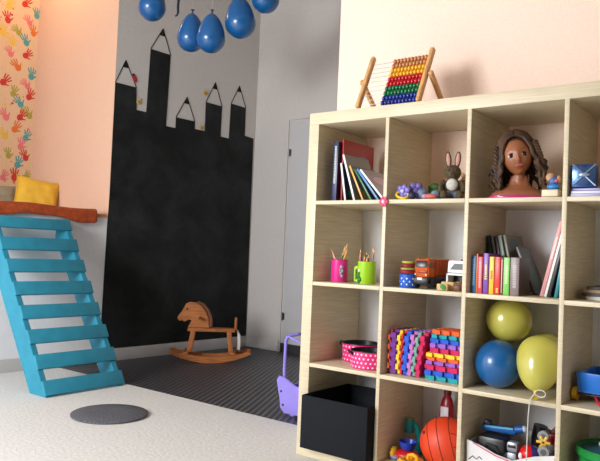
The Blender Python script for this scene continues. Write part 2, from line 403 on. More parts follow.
# ------------------------------------------------------------------ rocking horse (local +x = tail, -x = head)
hr = thing('rocking_horse', 'small orange-brown wooden rocking horse on the black floor by the chalkboard', 'rocking horse', (-1.935, 1.40, -0.004), (0, 0, math.radians(43)))
hr.scale = (.95, .95, .91)
for yy in (-.085, .085):
    up = [(-.335, .090), (-.30, .098), (-.26, .082)] + [(-.22 + .04 * i, .058 + .040 * ((-.22 + .04 * i) / .3) ** 2) for i in range(12)] + [(.26, .085), (.30, .108), (.335, .098)]
    lo = [(x, max(0.0, .085 * (x / .335) ** 2) + .001) for x in [.335 - .0335 * i for i in range(21)]]
    MB().prism(up + lo, .028, T(0, yy + .014, 0) @ XZ, bev=.003).build('runner', HORSE, hr)
for x in (-.19, .19):
    MB().bx(x - .02, x + .02, -.098, .098, .074, .094, bev=.003).build('cross_bar', HORSE, hr)
for x0, x1 in ((-.165, -.140), (.172, .150)):
    for yy in (-.07, .07):
        b = MB(); a = Vector((x0, yy, .090)); c = Vector((x1, yy * .72, .262)); v = c - a
        b.box((a + c) / 2, (.038, .024, v.length), (math.atan2(-v.y, v.z) , math.atan2(v.x, v.z), 0), bev=.003); b.build('leg', HORSE, hr)
MB().bx(-.185, .20, -.058, .058, .260, .288, bev=.006).build('seat', HORSE, hr)
head = [(-.175, .288), (-.020, .288), (-.028, .35), (-.050, .405), (-.085, .448), (-.125, .470), (-.165, .474), (-.195, .462), (-.205, .44), (-.222, .405), (-.248, .37), (-.252, .352), (-.236, .335), (-.212, .338), (-.204, .328), (-.190, .334), (-.165, .345), (-.150, .338), (-.162, .318)]
head = [(-.10 + (x + .10) * 1.14, .288 + (y - .288) * 1.16) for x, y in head]
hd_ = MB().prism(head, .042, T(0, .021, .0005) @ XZ, bev=.006).build('head', HORSE, hr)
DKW = mat('dark_wood', (110, 58, 24), .5, var=.2, scale=10)
for yy in (-.0225, .0225): MB().ball((-.197, yy, .447), (.008, .003, .008)).build('eye', BLACK, hd_)
MB().cyl((-.09, -.085, .375), (-.09, .085, .375), .011).build('handle_bar', DKW, hr)
MB().tube([(-.12, .0, .503), (-.072, 0, .487), (-.028, 0, .435), (-.004, 0, .371), (.002, 0, .302)], .014, 8).build('mane', DKW, hd_)
MB().bx(.192, .214, -.03, .03, .275, .385, bev=.010).build('back_rest', HORSE, hr)
tl = MB()
for k in range(16):
    a = k * 2.4; r = .006 + .010 * random.random()
    tl.tube([(.214, 0, .275), (.232 + r * math.cos(a) * .6, r * math.sin(a), .235), (.236 + r * math.cos(a), r * math.sin(a) * 1.6, .17), (.232 + r * math.cos(a) * 1.3, r * math.sin(a) * 1.8, .105 + .02 * random.random())], .008, 6, taper=lambda f: 1 - .6 * f)
tl.build('tail', P('tail_wool', (216, 212, 204), .95), hr)

# ------------------------------------------------------------------ purple push cart behind the shelf's left side
LAV = mat('lavender_paint', (150, 134, 226), .45, var=.04, scale=10)
ct = thing('doll_pram', 'lavender wooden doll pram with a tall handle, half hidden by the shelf', 'doll pram', (-.325, .62, -.004), (0, 0, math.radians(4)))
sidep = [(-.175, .030), (-.15, .004), (-.02, .002), (.06, .012), (.15, .006), (.19, .03), (.205, .10), (.19, .17), (.12, .155), (.0, .145), (-.08, .155), (-.15, .190), (-.190, .198), (-.205, .175), (-.195, .13), (-.182, .08)]
for yy in (-.11, .11): MB().prism(sidep, .016, T(0, yy + .008, .012) @ XZ, bev=.004).build('side_panel', LAV, ct)
MB().bx(-.165, .18, -.101, .101, .035, .047).build('bottom_board', LAV, ct)
for xx in (-.172, .175): MB().bx(xx - .006, xx + .006, -.101, .101, .048, .15).build('end_panel', LAV, ct)
for yy in (-.095, .095): MB().tube([(-.165, yy, .10), (-.17, yy, .25), (-.168, yy, .40), (-.155, yy, .425)], .009).build('handle_post', LAV, ct)
MB().tube([(-.155, -.095, .425), (-.12, -.06, .435), (-.11, 0, .437), (-.12, .06, .435), (-.155, .095, .425)], .009).build('handle_bar', LAV, ct)
MB().tube([(-.155, -.1, .424), (-.11, -.1, .412), (-.04, -.1, .385), (.03, -.1, .36), (.13, -.1, .22), (.165, -.1, .14)], .006).build('brace', LAV, ct)
for xx in (-.11, .12):
    for yy in (-.085, .085): MB().cyl((xx, yy - .01, .0215), (xx, yy + .01, .0215), .021).build('wheel', LAV, ct)
for a, b in ((-.17, .13), (-.155, .06)): MB().cyl((a, -.118, b), (a, -.121, b), .006).build('screw', DARK, ct)
t = thing('ball', 'light blue patterned ball lying in the lavender doll pram', 'ball', (-.365, .60, .0445), (0, 0, 0))
MB().ball((0, 0, .075), .074).build('ball_skin', mat('blue_pattern', (60, 150, 220), .4, col2=(150, 205, 240), scale=30), t)

# ------------------------------------------------------------------ hung balloons
BALB = mat('balloon_blue', (14, 90, 152), .28, spec=.6, coat=.3)
BALY = mat('balloon_yellow', (218, 210, 96), .24, spec=.6, coat=.3, trans=.25)
def balloon_shape(b, r, h, c=(0, 0, 0), M=None, tp=.18):
    # round at one end, drawn in towards the knot (+z)
    pr = []
    for i in range(25):
        a = -PI / 2 + PI * i / 24
        z = math.sin(a); rr = math.cos(a)
        if z > 0: zz = z * (h - r); rr = rr * (1 - tp * z)
        else: zz = z * r
        pr.append((rr * r, zz))
    pr[-1] = (.006, h - r)
    b.lathe(pr, c, 40, M=M); return b
def knot_shape(b, z, M=None, c=(0, 0, 0)):
    b.lathe([(.005, z - .006), (.007, z), (.0045, z + .006), (.005, z + .010), (.013, z + .022), (.010, z + .023), (.002, z + .014)], c, 16, M=M); return b
hb = [((-1.758, .526, 2.474), .092, .25, 'blue balloon at the left end of the hanging row, cut by the top edge', 0),
      ((-1.610, .750, 2.305), .094, .262, 'blue balloon hanging third from right, partly behind its right neighbour', .03),
      ((-1.420, .755, 2.272), .096, .262, 'blue balloon hanging in the middle of the row, in front of its left neighbour', 0),
      ((-1.289, .892, 2.395), .104, .285, 'biggest blue balloon of the hanging row, second from right', -.12),
      ((-1.16, .99, 2.563), .094, .25, 'blue balloon at the right end of the hanging row, mostly above the frame', .1)]
for (c, r, h, lab, tilt) in hb:
    t = thing('balloon', lab, 'balloon', c, (0, tilt, 0), 'blue balloons hanging in a row from the ceiling')
    balloon_shape(MB(), r, h).build('balloon_skin', BALB, t, angle=80)
    knot_shape(MB(), h - r + .004).build('knot', P('balloon_knot', (18, 40, 70), .4), t)
    top = Matrix.Rotation(tilt, 3, 'Y').transposed() @ Vector((0, 0, CEILZ - .001 - c[2]))
    MB().tube([(0, 0, h - r + .012), tuple(Vector((0, 0, h - r)).lerp(top, .5)), tuple(top)], .0006, 5).build('string', STRING, t)
t = thing('burst_balloon', 'dark scrap of a burst balloon hanging between the blue balloons', 'balloon', (-1.617, .628, 2.435), (0, 0, .6))
b = MB(); b.tube([(.035, 0, .10), (.025, .0, .106), (.010, 0, .103), (.002, 0, .088), (.001, 0, .05), (.003, 0, .01), (-.003, 0, -.01), (-.016, 0, -.018)], .008, 8, taper=lambda f: .55 + .6 * math.sin(f * 3.0))
b.build('rubber_scrap', P('burst_dark', (24, 34, 56), .5), t)
MB().tube([(.012, 0, .105), (.006, 0, .5), (0, 0, CEILZ - .001 - 2.435)], .0006, 5).build('string', STRING, t)

# ------------------------------------------------------------------ shelf unit
TF, CW, DV, SD = .051, .335, .016, .39
H = 2 * TF + 4 * CW + 3 * DV
def DL(i): return 0 if i == 0 else TF + i * (CW + DV) - DV
def DR(i): return TF + i * (CW + DV)
def ZT(k): return H - TF - k * (CW + DV) + DV
sh = thing('shelf_unit', 'large birch cube shelf with four rows of open compartments', 'shelf')
MB().bx(0, H, 0, SD, H - TF, H, bev=.0015).build('top_panel', BIRCH_H, sh)
MB().bx(0, H, 0, SD, 0.001, TF, bev=.0015).build('bottom_panel', BIRCH_H, sh)
for x in (0, H - TF): MB().bx(x, x + TF, 0, SD, TF, H - TF, bev=.0015).build('side_panel', BIRCH, sh)
for i in (1, 2, 3): MB().bx(DL(i), DR(i), 0.001, SD - .001, TF, H - TF, bev=.001).build('divider', BIRCH, sh)
for k in (1, 2, 3):
    for i in range(4): MB().bx(DR(i), DR(i) + CW, .0005, SD - .001, ZT(k) - DV, ZT(k), bev=.001).build('shelf_board', BIRCH_H, sh)
Z1, Z2, Z3, Z4 = ZT(1) + .0006, ZT(2) + .0006, ZT(3) + .0006, TF + .0006

# pink flower at the crossing of two boards
t = thing('flower_ornament', 'small pink flower ornament stuck on the shelf front', 'ornament', (.3935, -.0005, 1.095))
PK = P('flower_pink', (226, 62, 110), .4)
for k in range(6):
    a = 2 * PI * k / 6; MB().ball((.013 * math.cos(a), -.004, .013 * math.sin(a)), (.0085, .0045, .0085), seg=12).build('petal', PK, t)
MB().ball((0, -.008, 0), (.009, .006, .009), seg=14).build('flower_centre', P('flower_pale', (255, 190, 205), .4), t)

# ------------------------------------------------------------------ abacus on top
ab = thing('abacus', 'wooden abacus with rows of coloured beads standing on top of the shelf', 'abacus', (.358, .045, H + .0005), (0, 0, .02))
W_ = .142; tilt = math.radians(26)
def slope(f, x=0, off=0): # point on the tilted frame, f = distance up the frame
    return Vector((x, f * math.sin(tilt) + off * math.cos(tilt), f * math.cos(tilt) - off * math.sin(tilt)))
FL = .278
for s in (-1, 1):
    a, b = slope(.020, s * W_), slope(FL + .008, s * W_)
    MB().box((a + b) / 2, (.020, .026, FL), (-tilt, 0, 0), bev=.007, seg=3).build('frame_post', PINE, ab)
    p = slope(.160, s * (W_ + .021)); q = Vector((s * (W_ + .021), .225, .016))
    v = q - p
    MB().box((p + q) / 2, (.019, .024, v.length + .012), (math.atan2(v.y, -v.z) , 0, 0), bev=.007, seg=3).build('rear_leg', PINE, ab)
    MB().cyl(tuple(slope(.160, s * (W_ - .01))), tuple(slope(.160, s * (W_ + .030))), .004).build('pivot', METAL, ab)
MB().cyl((-W_ - .012, .222, .018), (W_ + .012, .222, .018), .006).build('cross_bar', PINE, ab)
BC = [('bead_blue', (32, 52, 140)), ('bead_blue', (32, 52, 140)), ('bead_green', (18, 112, 66)), ('bead_green', (18, 112, 66)), ('bead_red', (196, 26, 40)), ('bead_red', (196, 26, 40)),
      ('bead_yellow', (232, 170, 30)), ('bead_yellow', (232, 170, 30)), ('bead_tan', (196, 128, 78)), ('bead_tan', (196, 128, 78))]
for k in range(10):
    f = .026 + k * .0246
    a, b = slope(f, -W_), slope(f, W_)
    MB().cyl(a, b, .0012, seg=6).build('rod', METAL, ab)
    m = P(BC[k][0], BC[k][1], .3)
    pm = None
    for j in range(10):
        c = slope(f, W_ - .019 - j * .0162)
        if pm is None:
            pm = MB().lathe([(.002, -.0079), (.0085, -.0064), (.0116, -.0022), (.0116, .0022), (.0085, .0064), (.002, .0079)], (0, 0, 0), 14, M=R(PI / 2, 'Y')).build('bead', m, ab); pm.location = c
        else:
            q = pm.copy(); q.parent = ab; q.location = c; COL.objects.link(q)

# ------------------------------------------------------------------ books
PAGE = P('book_pages', (226, 220, 206), .8)
def book(label, x, y, z, w, h, d, col, theta=0.0, group=None, spine=None, cover=None, marks=None, cat='book'):
    """x,y,z: front bottom left corner (the side it leans from); spine faces -Y; theta>0 leans to +X"""
    t = thing('book', label, cat, (x, y, z + (w * math.sin(theta) if theta > 0 else 0) * 1.0), (0, theta, 0), group)
    k = '%d_%d_%d' % col
    cm = P('cover_' + k, col, .35)
    b = MB().bx(0, .0018, 0, d, 0, h).bx(w - .0018, w, 0, d, 0, h)
    b.build('cover', cm, t)
    sc = spine or col
    MB().bx(0.0002, w - .0002, -.0012, .0022, 0, h, bev=.001).build('spine', P('cover_%d_%d_%d' % sc, sc, .35), t)
    MB().bx(.0018, w - .0018, .0022, d - .004, .003, h - .003).build('pages', PAGE, t)
    if cover:      # printed picture on the right-hand cover: (colour, y0,y1,z0,z1) patches
        pb = MB(); ms = []
        for (c, a0, a1, b0, b1) in cover:
            m = P('cover_%d_%d_%d' % c, c, .4)
            if m not in ms: ms.append(m)
            cy, cz = (a0 + a1) / 2 * d, (b0 + b1) / 2 * h; ry, rz = (a1 - a0) / 2 * d, (b1 - b0) / 2 * h
            pb.flat([(ry * math.cos(2 * PI * i / 12), rz * math.sin(2 * PI * i / 12)) for i in range(12)], T(w + .0003 + .0001 * ms.index(m), cy, cz) @ R(PI / 2, 'Y') @ R(PI / 2, 'Z'), ms.index(m))
        pb.build('cover_picture', ms, t)
    if marks:      # (colour, z0, z1) strips of print along the spine
        for (c, a, e) in marks:
            pb = MB(); zz = a * h
            while zz < e * h:
                L = random.uniform(.004, .008)
                pb.bx(w * .3, w * .7, -.0017, -.0012, zz, zz + L * .7); zz += L
            pb.build('spine_print', P('cover_%d_%d_%d' % c, c, .4), t)
    return t
g1 = 'books leaning in the upper left compartment'
NAVY = (24, 30, 62)
book('dark navy book with a pale spine strip, leftmost in the top row', .098, .05, Z1, .024, .262, .20, NAVY, .01, g1, spine=(38, 48, 92), marks=[((190, 200, 190), .3, .92)])
book('tall red picture book, the highest in the upper left compartment', .1265, .075, Z1, .010, .274, .25, (168, 30, 30), 0, g1, cover=[((120, 130, 140), .3, .95, .35, .8)])
book('dark blue picture book with green and red spots, leaning on the tall red book', .166, .05, Z1, .010, .168, .20, (26, 30, 66), -math.radians(10), g1, spine=(222, 220, 214), cover=[((60, 120, 60), .1, .4, .1, .35), ((180, 60, 50), .4, .7, .2, .45), ((60, 60, 130), .2, .8, .5, .85)])
book('white-edged picture book with a grey cover, leaning in the top row', .212, .05, Z1, .010, .212, .2, (150, 150, 150), -math.radians(18), g1, spine=(230, 226, 220), cover=[((70, 84, 60), .15, .6, .35, .75), ((180, 130, 90), .1, .8, .05, .3)])
book('ochre-edged picture book leaning in the middle of the top left compartment', .256, .05, Z1, .009, .168, .2, (120, 128, 122), -math.radians(26), g1, spine=(222, 160, 70), cover=[((226, 180, 90), .05, .6, .02, .35), ((90, 80, 70), .3, .9, .5, .9)])
book('dark green-edged book leaning in the top left compartment', .296, .05, Z1, .009, .160, .2, (104, 116, 110), -math.radians(33), g1, spine=(30, 100, 50), cover=[((50, 40, 44), .1, .9, .3, .9)])
book('light blue-edged book leaning low towards the divider', .330, .05, Z1, .010, .172, .2, (36, 40, 56), -math.radians(39), g1, spine=(70, 130, 190), cover=[((160, 120, 150), .3, .9, .5, .9)])
book('white-edged book with a pinkish cover, last of the leaning top row books', .3575, .05, Z1, .009, .178, .2, (172, 160, 176), -math.radians(42.5), g1, spine=(238, 236, 236), cover=[((226, 190, 216), .2, .8, .5, .8), ((90, 110, 90), .3, .95, .1, .45)])

g2 = 'small upright books in the second row'
row = [('blue book with a mottled spine, first of the small upright row', .757, .017, .146, (52, 128, 190), [((160, 210, 240), .2, .9)]),
       ('very thin orange book between the blue and the coral red book', .7755, .006, .154, (226, 128, 44), None),
       ('coral red book beside the purple book', .783, .0185, .143, (216, 72, 74), [((250, 180, 180), .15, .85)]),
       ('purple book with yellow lettering, tallest of the small upright row', .8035, .020, .157, (124, 70, 172), [((240, 214, 80), .35, .7)]),
       ('yellow book with a dark motif on the spine', .826, .0185, .145, (248, 190, 34), [((120, 90, 40), .4, .6)]),
       ('bright red book right of the yellow book', .846, .0215, .145, (222, 46, 34), [((250, 200, 90), .05, .15)]),
       ('thin dark red notebook pressed against the bright red book', .869, .0075, .142, (150, 70, 74), [((240, 214, 210), .05, .95)]),
       ('lime green book near the right end of the small upright row', .880, .0225, .144, (132, 206, 92), [((230, 240, 190), .3, .8)]),
       ('thick mauve grey book at the right end of the small upright row', .904, .033, .145, (134, 116, 118), [((180, 168, 168), .2, .8)])]
for lab, x, w, h, c, mk in row: book(lab, x, .035 + random.uniform(0, .006), Z2, w - .0006, h - .008, .115, (70, 66, 56) if 'mauve' in lab else c, 0, g2, spine=c, marks=mk)
g3 = 'larger books leaning behind the small row'
for lab, x, w, h, c, th, cv in (('dark teal book behind the purple book, leftmost of the rear row', .800, .014, .222, (38, 62, 66), 11, None), ('grey book in the rear row of the second shelf', .817, .012, .222, (110, 112, 116), 11, None), ('dark maroon book in the rear row with a thin pink edge', .832, .012, .222, (72, 30, 40), 11, [((196, 120, 110), .0, .1, .1, .9)]),
                             ('grey green book in the rear row, fourth from the left', .849, .016, .224, (128, 150, 136), 12, None), ('olive picture book with a blue and red cover, last of the rear row', .8735, .012, .228, (110, 108, 84), 13, [((66, 90, 110), .1, .7, .72, .95), ((150, 90, 84), .1, .8, .4, .7)])):
    book(lab, x, .170, Z2, w - .001, h, .18, c, -math.radians(th), g3, cover=cv)
book('large dark olive book leaning far over behind the small upright row', .938, .19, Z2, .010, .190, .13, (62, 64, 50), -math.radians(22), g3, cover=[((70, 110, 80), .2, .8, .1, .6), ((60, 120, 140), .1, .8, .0, .08)])
g4 = 'books leaning on the right divider of the second row'
th = math.radians(13)
book('tall pink book leaning to the right in the second row', .988, .11, Z2, .014, .278, .2, (216, 150, 150), th, g4, marks=[((240, 220, 216), .5, .8)])
book('thin white book leaning beside the tall pink book', .1 + .9035, .11, Z2, .009, .262, .2, (238, 236, 234), th, g4)
book('black book leaning between the thin white and the teal book', 1.0145, .11, Z2, .011, .235, .2, (26, 28, 32), th, g4)
book('short teal book leaning against the right divider', 1.0415, .10, Z2, .011, .140, .2, (34, 130, 146), math.radians(8.5), g4)
g5 = 'books lying flat in the second row right compartment'
for k, (lab, c, h, dx) in enumerate((('white book lying at the bottom of the flat stack', (214, 212, 206), .012, 0.008), ('dark brown book lying on the white book', (60, 50, 44), .012, -.006), ('tan book lying in the flat stack', (170, 140, 100), .010, .0), ('black book lying on top of the flat stack', (40, 40, 42), .011, .01))):
    z = Z2 + (0, .0126, .0252, .0358)[k]
    t = thing('book', lab, 'book', (1.135 + dx, .13, z), (0, 0, -.05 + .03 * k), g5)
    m = P('cover_%d_%d_%d' % c, c, .4)
    MB().bx(0, .25, 0, .2, 0, .0016).bx(0, .25, 0, .2, h - .0016, h).build('cover', m, t)
    MB().bx(-.0012, .0016, 0, .2, 0, h).bx(0, .25, -.0012, .0012, 0, h).build('spine', m, t)
    MB().bx(.002, .246, .004, .196, .0016, h - .0016).build('pages', PAGE, t)
g6 = 'magazines lying in the upper right compartment'
for k, (lab, c) in enumerate((('violet grey magazine at the bottom of the pile under the foil parcel', (150, 146, 184)), ('pale lilac magazine second in the pile under the foil parcel', (196, 192, 214)), ('purple magazine topmost in the pile under the foil parcel', (120, 112, 160)))):
    t = thing('magazine', lab, 'magazine', (1.112, .012 + .006 * k, Z1 + .0100 * k), (0, 0, .02 - .02 * k), g6)
    MB().bx(0, .2, 0, .27, 0, .0096, bev=.001).build('cover', P('mag_%d' % k, c, .3), t)
    MB().bx(.0005, .201, .002, .268, .002, .008).build('pages', PAGE, t)

# ------------------------------------------------------------------ foil parcel, small things of the top row
t = thing('gift_parcel', 'shiny blue foil parcel standing on the pile of magazines', 'parcel', (1.152, .018, Z1 + .031), (0, 0, .12))
FOIL = mat('blue_foil', (110, 140, 190), .22, metal=.8, col2=(44, 74, 140), scale=18, bump=.25)
b = MB(); b.box((0, .03, .041), (.082, .05, .080), bev=.006, seg=2); b.build('foil_wrap', FOIL, t)
b = MB()
for k in range(4):
    a = k * PI / 2 + PI / 4
    b.tube([(0, -.0005, .043), (.052 * math.cos(a), .004, .043 + .052 * math.sin(a))], .003, 5)
b.ball((0, -.002, .043), (.02, .008, .008)); b.build('fold', P('foil_light', (170, 196, 226), .2, metal=.7), t)

t = thing('toy_block', 'small cream wooden block at the right of the doll head', 'block', (1.0475, .020, Z1))
MB().box((0, 0, .0125), (.056, .05, .024), bev=.003).build('block_body', P('cream_wood', (232, 212, 180), .5), t)
t = thing('figurine', 'tiny blue and tan seated figurine on the cream block', 'figurine', (1.053, .020, Z1 + .0255))
MB().ball((0, 0, .010), (.022, .02, .0105)).build('base', P('fig_lightblue', (60, 140, 214), .35), t)
MB().ball((.0, 0, .03), (.018, .016, .018)).build('body', P('fig_blue', (66, 100, 160), .4), t)
MB().ball((-.012, 0, .044), (.015, .014, .016)).ball((.017, 0, .036), (.007, .01, .014)).build('head', P('fig_tan', (196, 150, 110), .5), t)
MB().ball((.012, -.012, .03), (.006, .005, .006)).build('nose_dot', P('fig_pink', (220, 90, 110), .4), t)
t = thing('toy_peg', 'small yellow peg beside the divider next to the figurine', 'toy', (1.079, .07, Z1))
MB().lathe([(0, 0), (.0075, 0), (.006, .02), (.004, .05), (.0075, .06), (.0075, .068), (0, .073)], seg=16).build('peg', P('toy_yellow', (236, 190, 40), .35), t)

# baby toys, second compartment of the top row
LIL = P('lilac_plastic', (136, 122, 204), .35)
t = thing('rattle', 'lilac flower-shaped rattle with a yellow ring at the front of the baby toys', 'rattle', (.462, .045, Z1))
b = MB()
for k in range(6):
    a = 2 * PI * k / 6 + .3; b.ball((-.008 + .019 * math.cos(a), 0, .036 + .017 * math.sin(a)), (.013, .010, .012), seg=14)
b.build('petals', LIL, t)
MB().ball((-.008, -.008, .036), (.010, .008, .009)).build('flower_centre', P('lilac_pale', (196, 190, 236), .3), t)
MB().tube([(-.004 + .026 * math.cos(a), -.014 + .016 * math.sin(a), -.006 * math.cos(a) + .0195 + .0125 * math.sin(a)) for a in [2 * PI * k / 24 for k in range(24)]], .0052, 8, closed=True).build('ring', P('toy_yellow2', (240, 204, 40), .35), t)
t = thing('rattle', 'second lilac flower rattle lying behind the one with the yellow ring', 'rattle', (.489, .085, Z1), (0, 0, .4))
b = MB()
for k in range(6):
    a = 2 * PI * k / 6; b.ball((.022 * math.cos(a), 0, .041 + .022 * math.sin(a)), (.0155, .013, .0145), seg=14)
b.ball((0, -.006, .041), (.014, .012, .013)); b.build('petals', P('lilac_dark', (116, 104, 176), .4), t)
t = thing('soft_ball', 'dark green soft ball on top of the heap of baby toys', 'ball', (.534, .165, Z1)); MB().ball((0, 0, .0335), (.033, .028, .033)).ball((.0, 0, .062), (.03, .024, .018)).build('ball_skin', P('toy_dkgreen', (54, 92, 34), .6), t)
t = thing('teether', 'red and yellow ring teether standing in the baby toy heap', 'teether', (.578, .20, Z1), (0, 0, .3))
MB().tube([(.028 * math.cos(a), 0, .062 + .024 * math.sin(a)) for a in [2 * PI * k / 20 for k in range(20)]], .009, 8, closed=True).build('ring', P('toy_red2', (196, 54, 36), .4), t)
MB().lathe([(0, 0), (.02, 0), (.022, .012), (.012, .03), (.008, .036), (0, .037)], seg=20).build('foot', P('toy_yel3', (206, 170, 60), .4), t)
t = thing('soft_ball', 'blue grey speckled soft ball in the baby toy heap', 'ball', (.526, .075, Z1)); MB().ball((0, 0, .0245), (.026, .026, .024)).build('ball_skin', mat('bluegrey', (110, 122, 150), .6, var=.3, scale=60), t)
t = thing('soft_ball', 'light blue soft ball near the rabbit', 'ball', (.566, .105, Z1)); MB().ball((0, 0, .022), (.023, .022, .0215)).build('ball_skin', mat('paleblue', (130, 158, 184), .6, var=.2, scale=60), t)
t = thing('rattle', 'flat coral pink toy lying at the rabbit\'s feet', 'rattle', (.574, .04, Z1)); MB().ball((0, 0, .0125), (.034, .02, .012)).build('shell', P('coral', (206, 112, 100), .5), t)
MB().ball((-.016, -.014, .012), (.010, .008, .0095)).build('tip', P('coral_pale', (196, 140, 176), .5), t)
t = thing('soft_ball', 'small dark blue soft ball beside the lilac rattles', 'ball', (.4995, .035, Z1)); MB().ball((0, 0, .017), .0165).build('ball_skin', P('toy_dkblue', (40, 44, 76), .5), t)

# plush rabbit
def plush(name, label, cat, loc, rotz, k, fur, inner, outfit, ears='long'):
    t = thing(name, label, cat, loc, (0, 0, rotz))
    S = lambda *a: tuple(x * k for x in a)
    F = mat('fur_%d_%d_%d' % fur, fur, .95, var=.25, scale=160, bump=.6, spec=.1); I = mat('fur_%d_%d_%d' % inner, inner, .95, var=.1, scale=120, bump=.3); O = mat('fur_%d_%d_%d' % outfit, outfit, .9, var=.2, scale=90, bump=.4)
    b = MB()
    b.ball(S(0, .005, .052), S(.040, .034, .052)); b.ball(S(0, -.004, .125), S(.039, .036, .036)); b.ball(S(0, -.034, .113), S(.018, .014, .013))
    for s in (-1, 1):
        b.tube([S(s * .034, 0, .086), S(s * .050, -.012, .066), S(s * .050, -.03, .042)], .013 * k, 10); b.ball(S(s * .050, -.032, .040), S(.014, .014, .014))
        b.tube([S(s * .02, -.005, .018), S(s * .03, -.035, .0165), S(s * .034, -.055, .0165)], .0155 * k, 10); b.ball(S(s * .035, -.058, .020), S(.016, .012, .019))
    b.build('body', F, t, remesh=.0024 * k, smooth_it=3)
    for s in (-1, 1):
        if ears == 'long':
            er_ = MB().ball(S(s * .021, .004, .185), S(.014, .008, .040), (0, s * .10, 0)).build('ear', F, t)
            MB().ball(S(s * .021, -.0025, .186), S(.009, .004, .031), (0, s * .10, 0)).build('inner_ear', P('ear_pink', (198, 150, 138), .9), er_)
        else:
            MB().ball(S(s * .034, .0, .157), S(.014, .008, .014)).build('ear', F, t)
        MB().ball(S(s * .015, -.037, .132), S(.0042, .0035, .0048), seg=10).build('eye', BLACK, t)
    MB().ball(S(0, -.048, .117), S(.005, .004, .004), seg=10).build('nose', DARK, t)
    MB().ball(S(0, -.020, .068), S(.026, .018, .030)).build('bib', I, t)
    b = MB()
    for s in (-1, 1): b.tube([S(s * .018, -.002, .022), S(s * .030, -.034, .018), S(s * .0325, -.044, .0175)], .0185 * k, 12)
    b.ball(S(0, .004, .026), S(.042, .035, .025)); b.build('trousers', O, t, remesh=.0024 * k, smooth_it=2)
    return t
plush('toy_rabbit', 'brown plush rabbit with white bib and grey blue trousers, sitting in the top row', 'plush rabbit', (.652, .072, Z1), .40, .85, (92, 78, 60), (206, 202, 194), (96, 108, 124))
plush('toy_bear', 'tan plush bear sitting behind the brown rabbit beside the divider', 'plush bear', (.672, .175, Z1), -.1, .70, (190, 140, 104), (206, 160, 124), (176, 126, 92), 'round')

# ------------------------------------------------------------------ doll styling head
dh = thing('doll_bust', 'styling doll bust with long curly dark brown hair and a pink base', 'doll head', (.903, .105, Z1), (0, 0, .40))
SK = mat('doll_skin', (156, 96, 64), .42, var=.04, scale=10, spec=.5)
HAIR = mat('doll_hair', (76, 50, 31), .62, var=.5, scale=40, stretch=(1, 1, .3))
def headfn(p):
    x, y, z = p
    if z < 0: 
        k = 1 - .27 * (-z) ** 1.4; x *= k; y = y * (1 - .10 * -z) - .04 * (-z); z *= .90
    # cheeks, nose, sockets, chin and lips in the front (y < 0)
    if y < 0:
        g = lambda cx, cz, sx, sz: math.exp(-((x - cx) / sx) ** 2 - ((z - cz) / sz) ** 2)
        y -= .20 * g(0, -.20, .11, .13) + .10 * g(0, .02, .09, .22) + .075 * g(0, -.50, .22, .10) + .09 * g(0, -.86, .26, .16)
        y += .085 * g(.40, .08, .2, .13) + .085 * g(-.40, .08, .2, .13) + .05 * g(0, -.66, .24, .06) 
        y -= .05 * g(.5, -.28, .25, .25) + .05 * g(-.5, -.28, .25, .25)
    return Vector((x, y, z))
b = MB()
HM = T(0, 0, .10) @ R(-.19, 'Y') @ T(0, 0, -.10)
b.ball((0, 0, .158), (.055, .058, .074), fn=headfn, seg=64); bmesh.ops.transform(b.bm, matrix=HM, verts=b.bm.verts[:])
b.lathe([(.0, -.1), (.023, -.1), (.0215, -.06), (.021, .0), (.024, .02), (.0, .03)], (0, .012, .105), 28)
b.lathe([(0, .004), (.101, .004), (.101, .012), (.096, .022), (.084, .032), (.062, .043), (.044, .054), (.036, .068), (.03, .09), (0, .095)], (0, .012, 0), 48, sy=.5)
for v in b.bm.verts: v.co.z = max(v.co.z, .004)
bust = b.build('head_and_shoulders', SK, dh, remesh=.0019, smooth_it=4)
EW = P('eye_white', (232, 226, 220), .2); EB = P('eye_brown', (48, 26, 16), .15); LIP = P('lips', (172, 74, 72), .3)
def yf(x, z): return -.058 * math.sqrt(max(.02, 1 - (x / .055) ** 2 - ((z - .158) / .074) ** 2))
for s in (-1, 1):
    ex, ez = s * .0215, .161
    y0 = yf(ex, ez) + .0075
    ey_ = MB().ball((ex, y0, ez), (.0135, .0060, .0090), (0, 0, s * .3)).build('eye', EW, dh, HM)
    MB().ball((ex + .0005, y0 - .0042, ez - .0002), (.0100, .0030, .0092)).build('iris', EB, ey_)
    MB().tube([(ex - s * .010, y0 - .002, ez + .001), (ex - s * .004, y0 - .0055, ez + .0084), (ex + s * .004, y0 - .0050, ez + .0086), (ex + s * .0105, y0 - .000, ez + .0035)], .0013, 6).build('eyelash', BLACK, dh, HM)
    MB().tube([(ex - s * .009, yf(ex - s * .009, .180) + .0015, .1805), (ex, yf(ex, .184) + .001, .1845), (ex + s * .011, yf(ex + s * .011, .181) + .001, .181)], .0013, 6).build('eyebrow', HAIR, dh, HM)
MB().ball((0, -.0585, .1215), (.0150, .0052, .0046)).ball((-.004, -.059, .1247), (.006, .004, .0026)).ball((.004, -.059, .1247), (.006, .004, .0026)).build('lips', LIP, dh, HM)
hair = MB()
def capfn(p):
    x, y, z = p
    return Vector((x, y, z))
hair.ball((0, .017, .178), (.063, .058, .078), seg=36)
rh = random.Random(11)
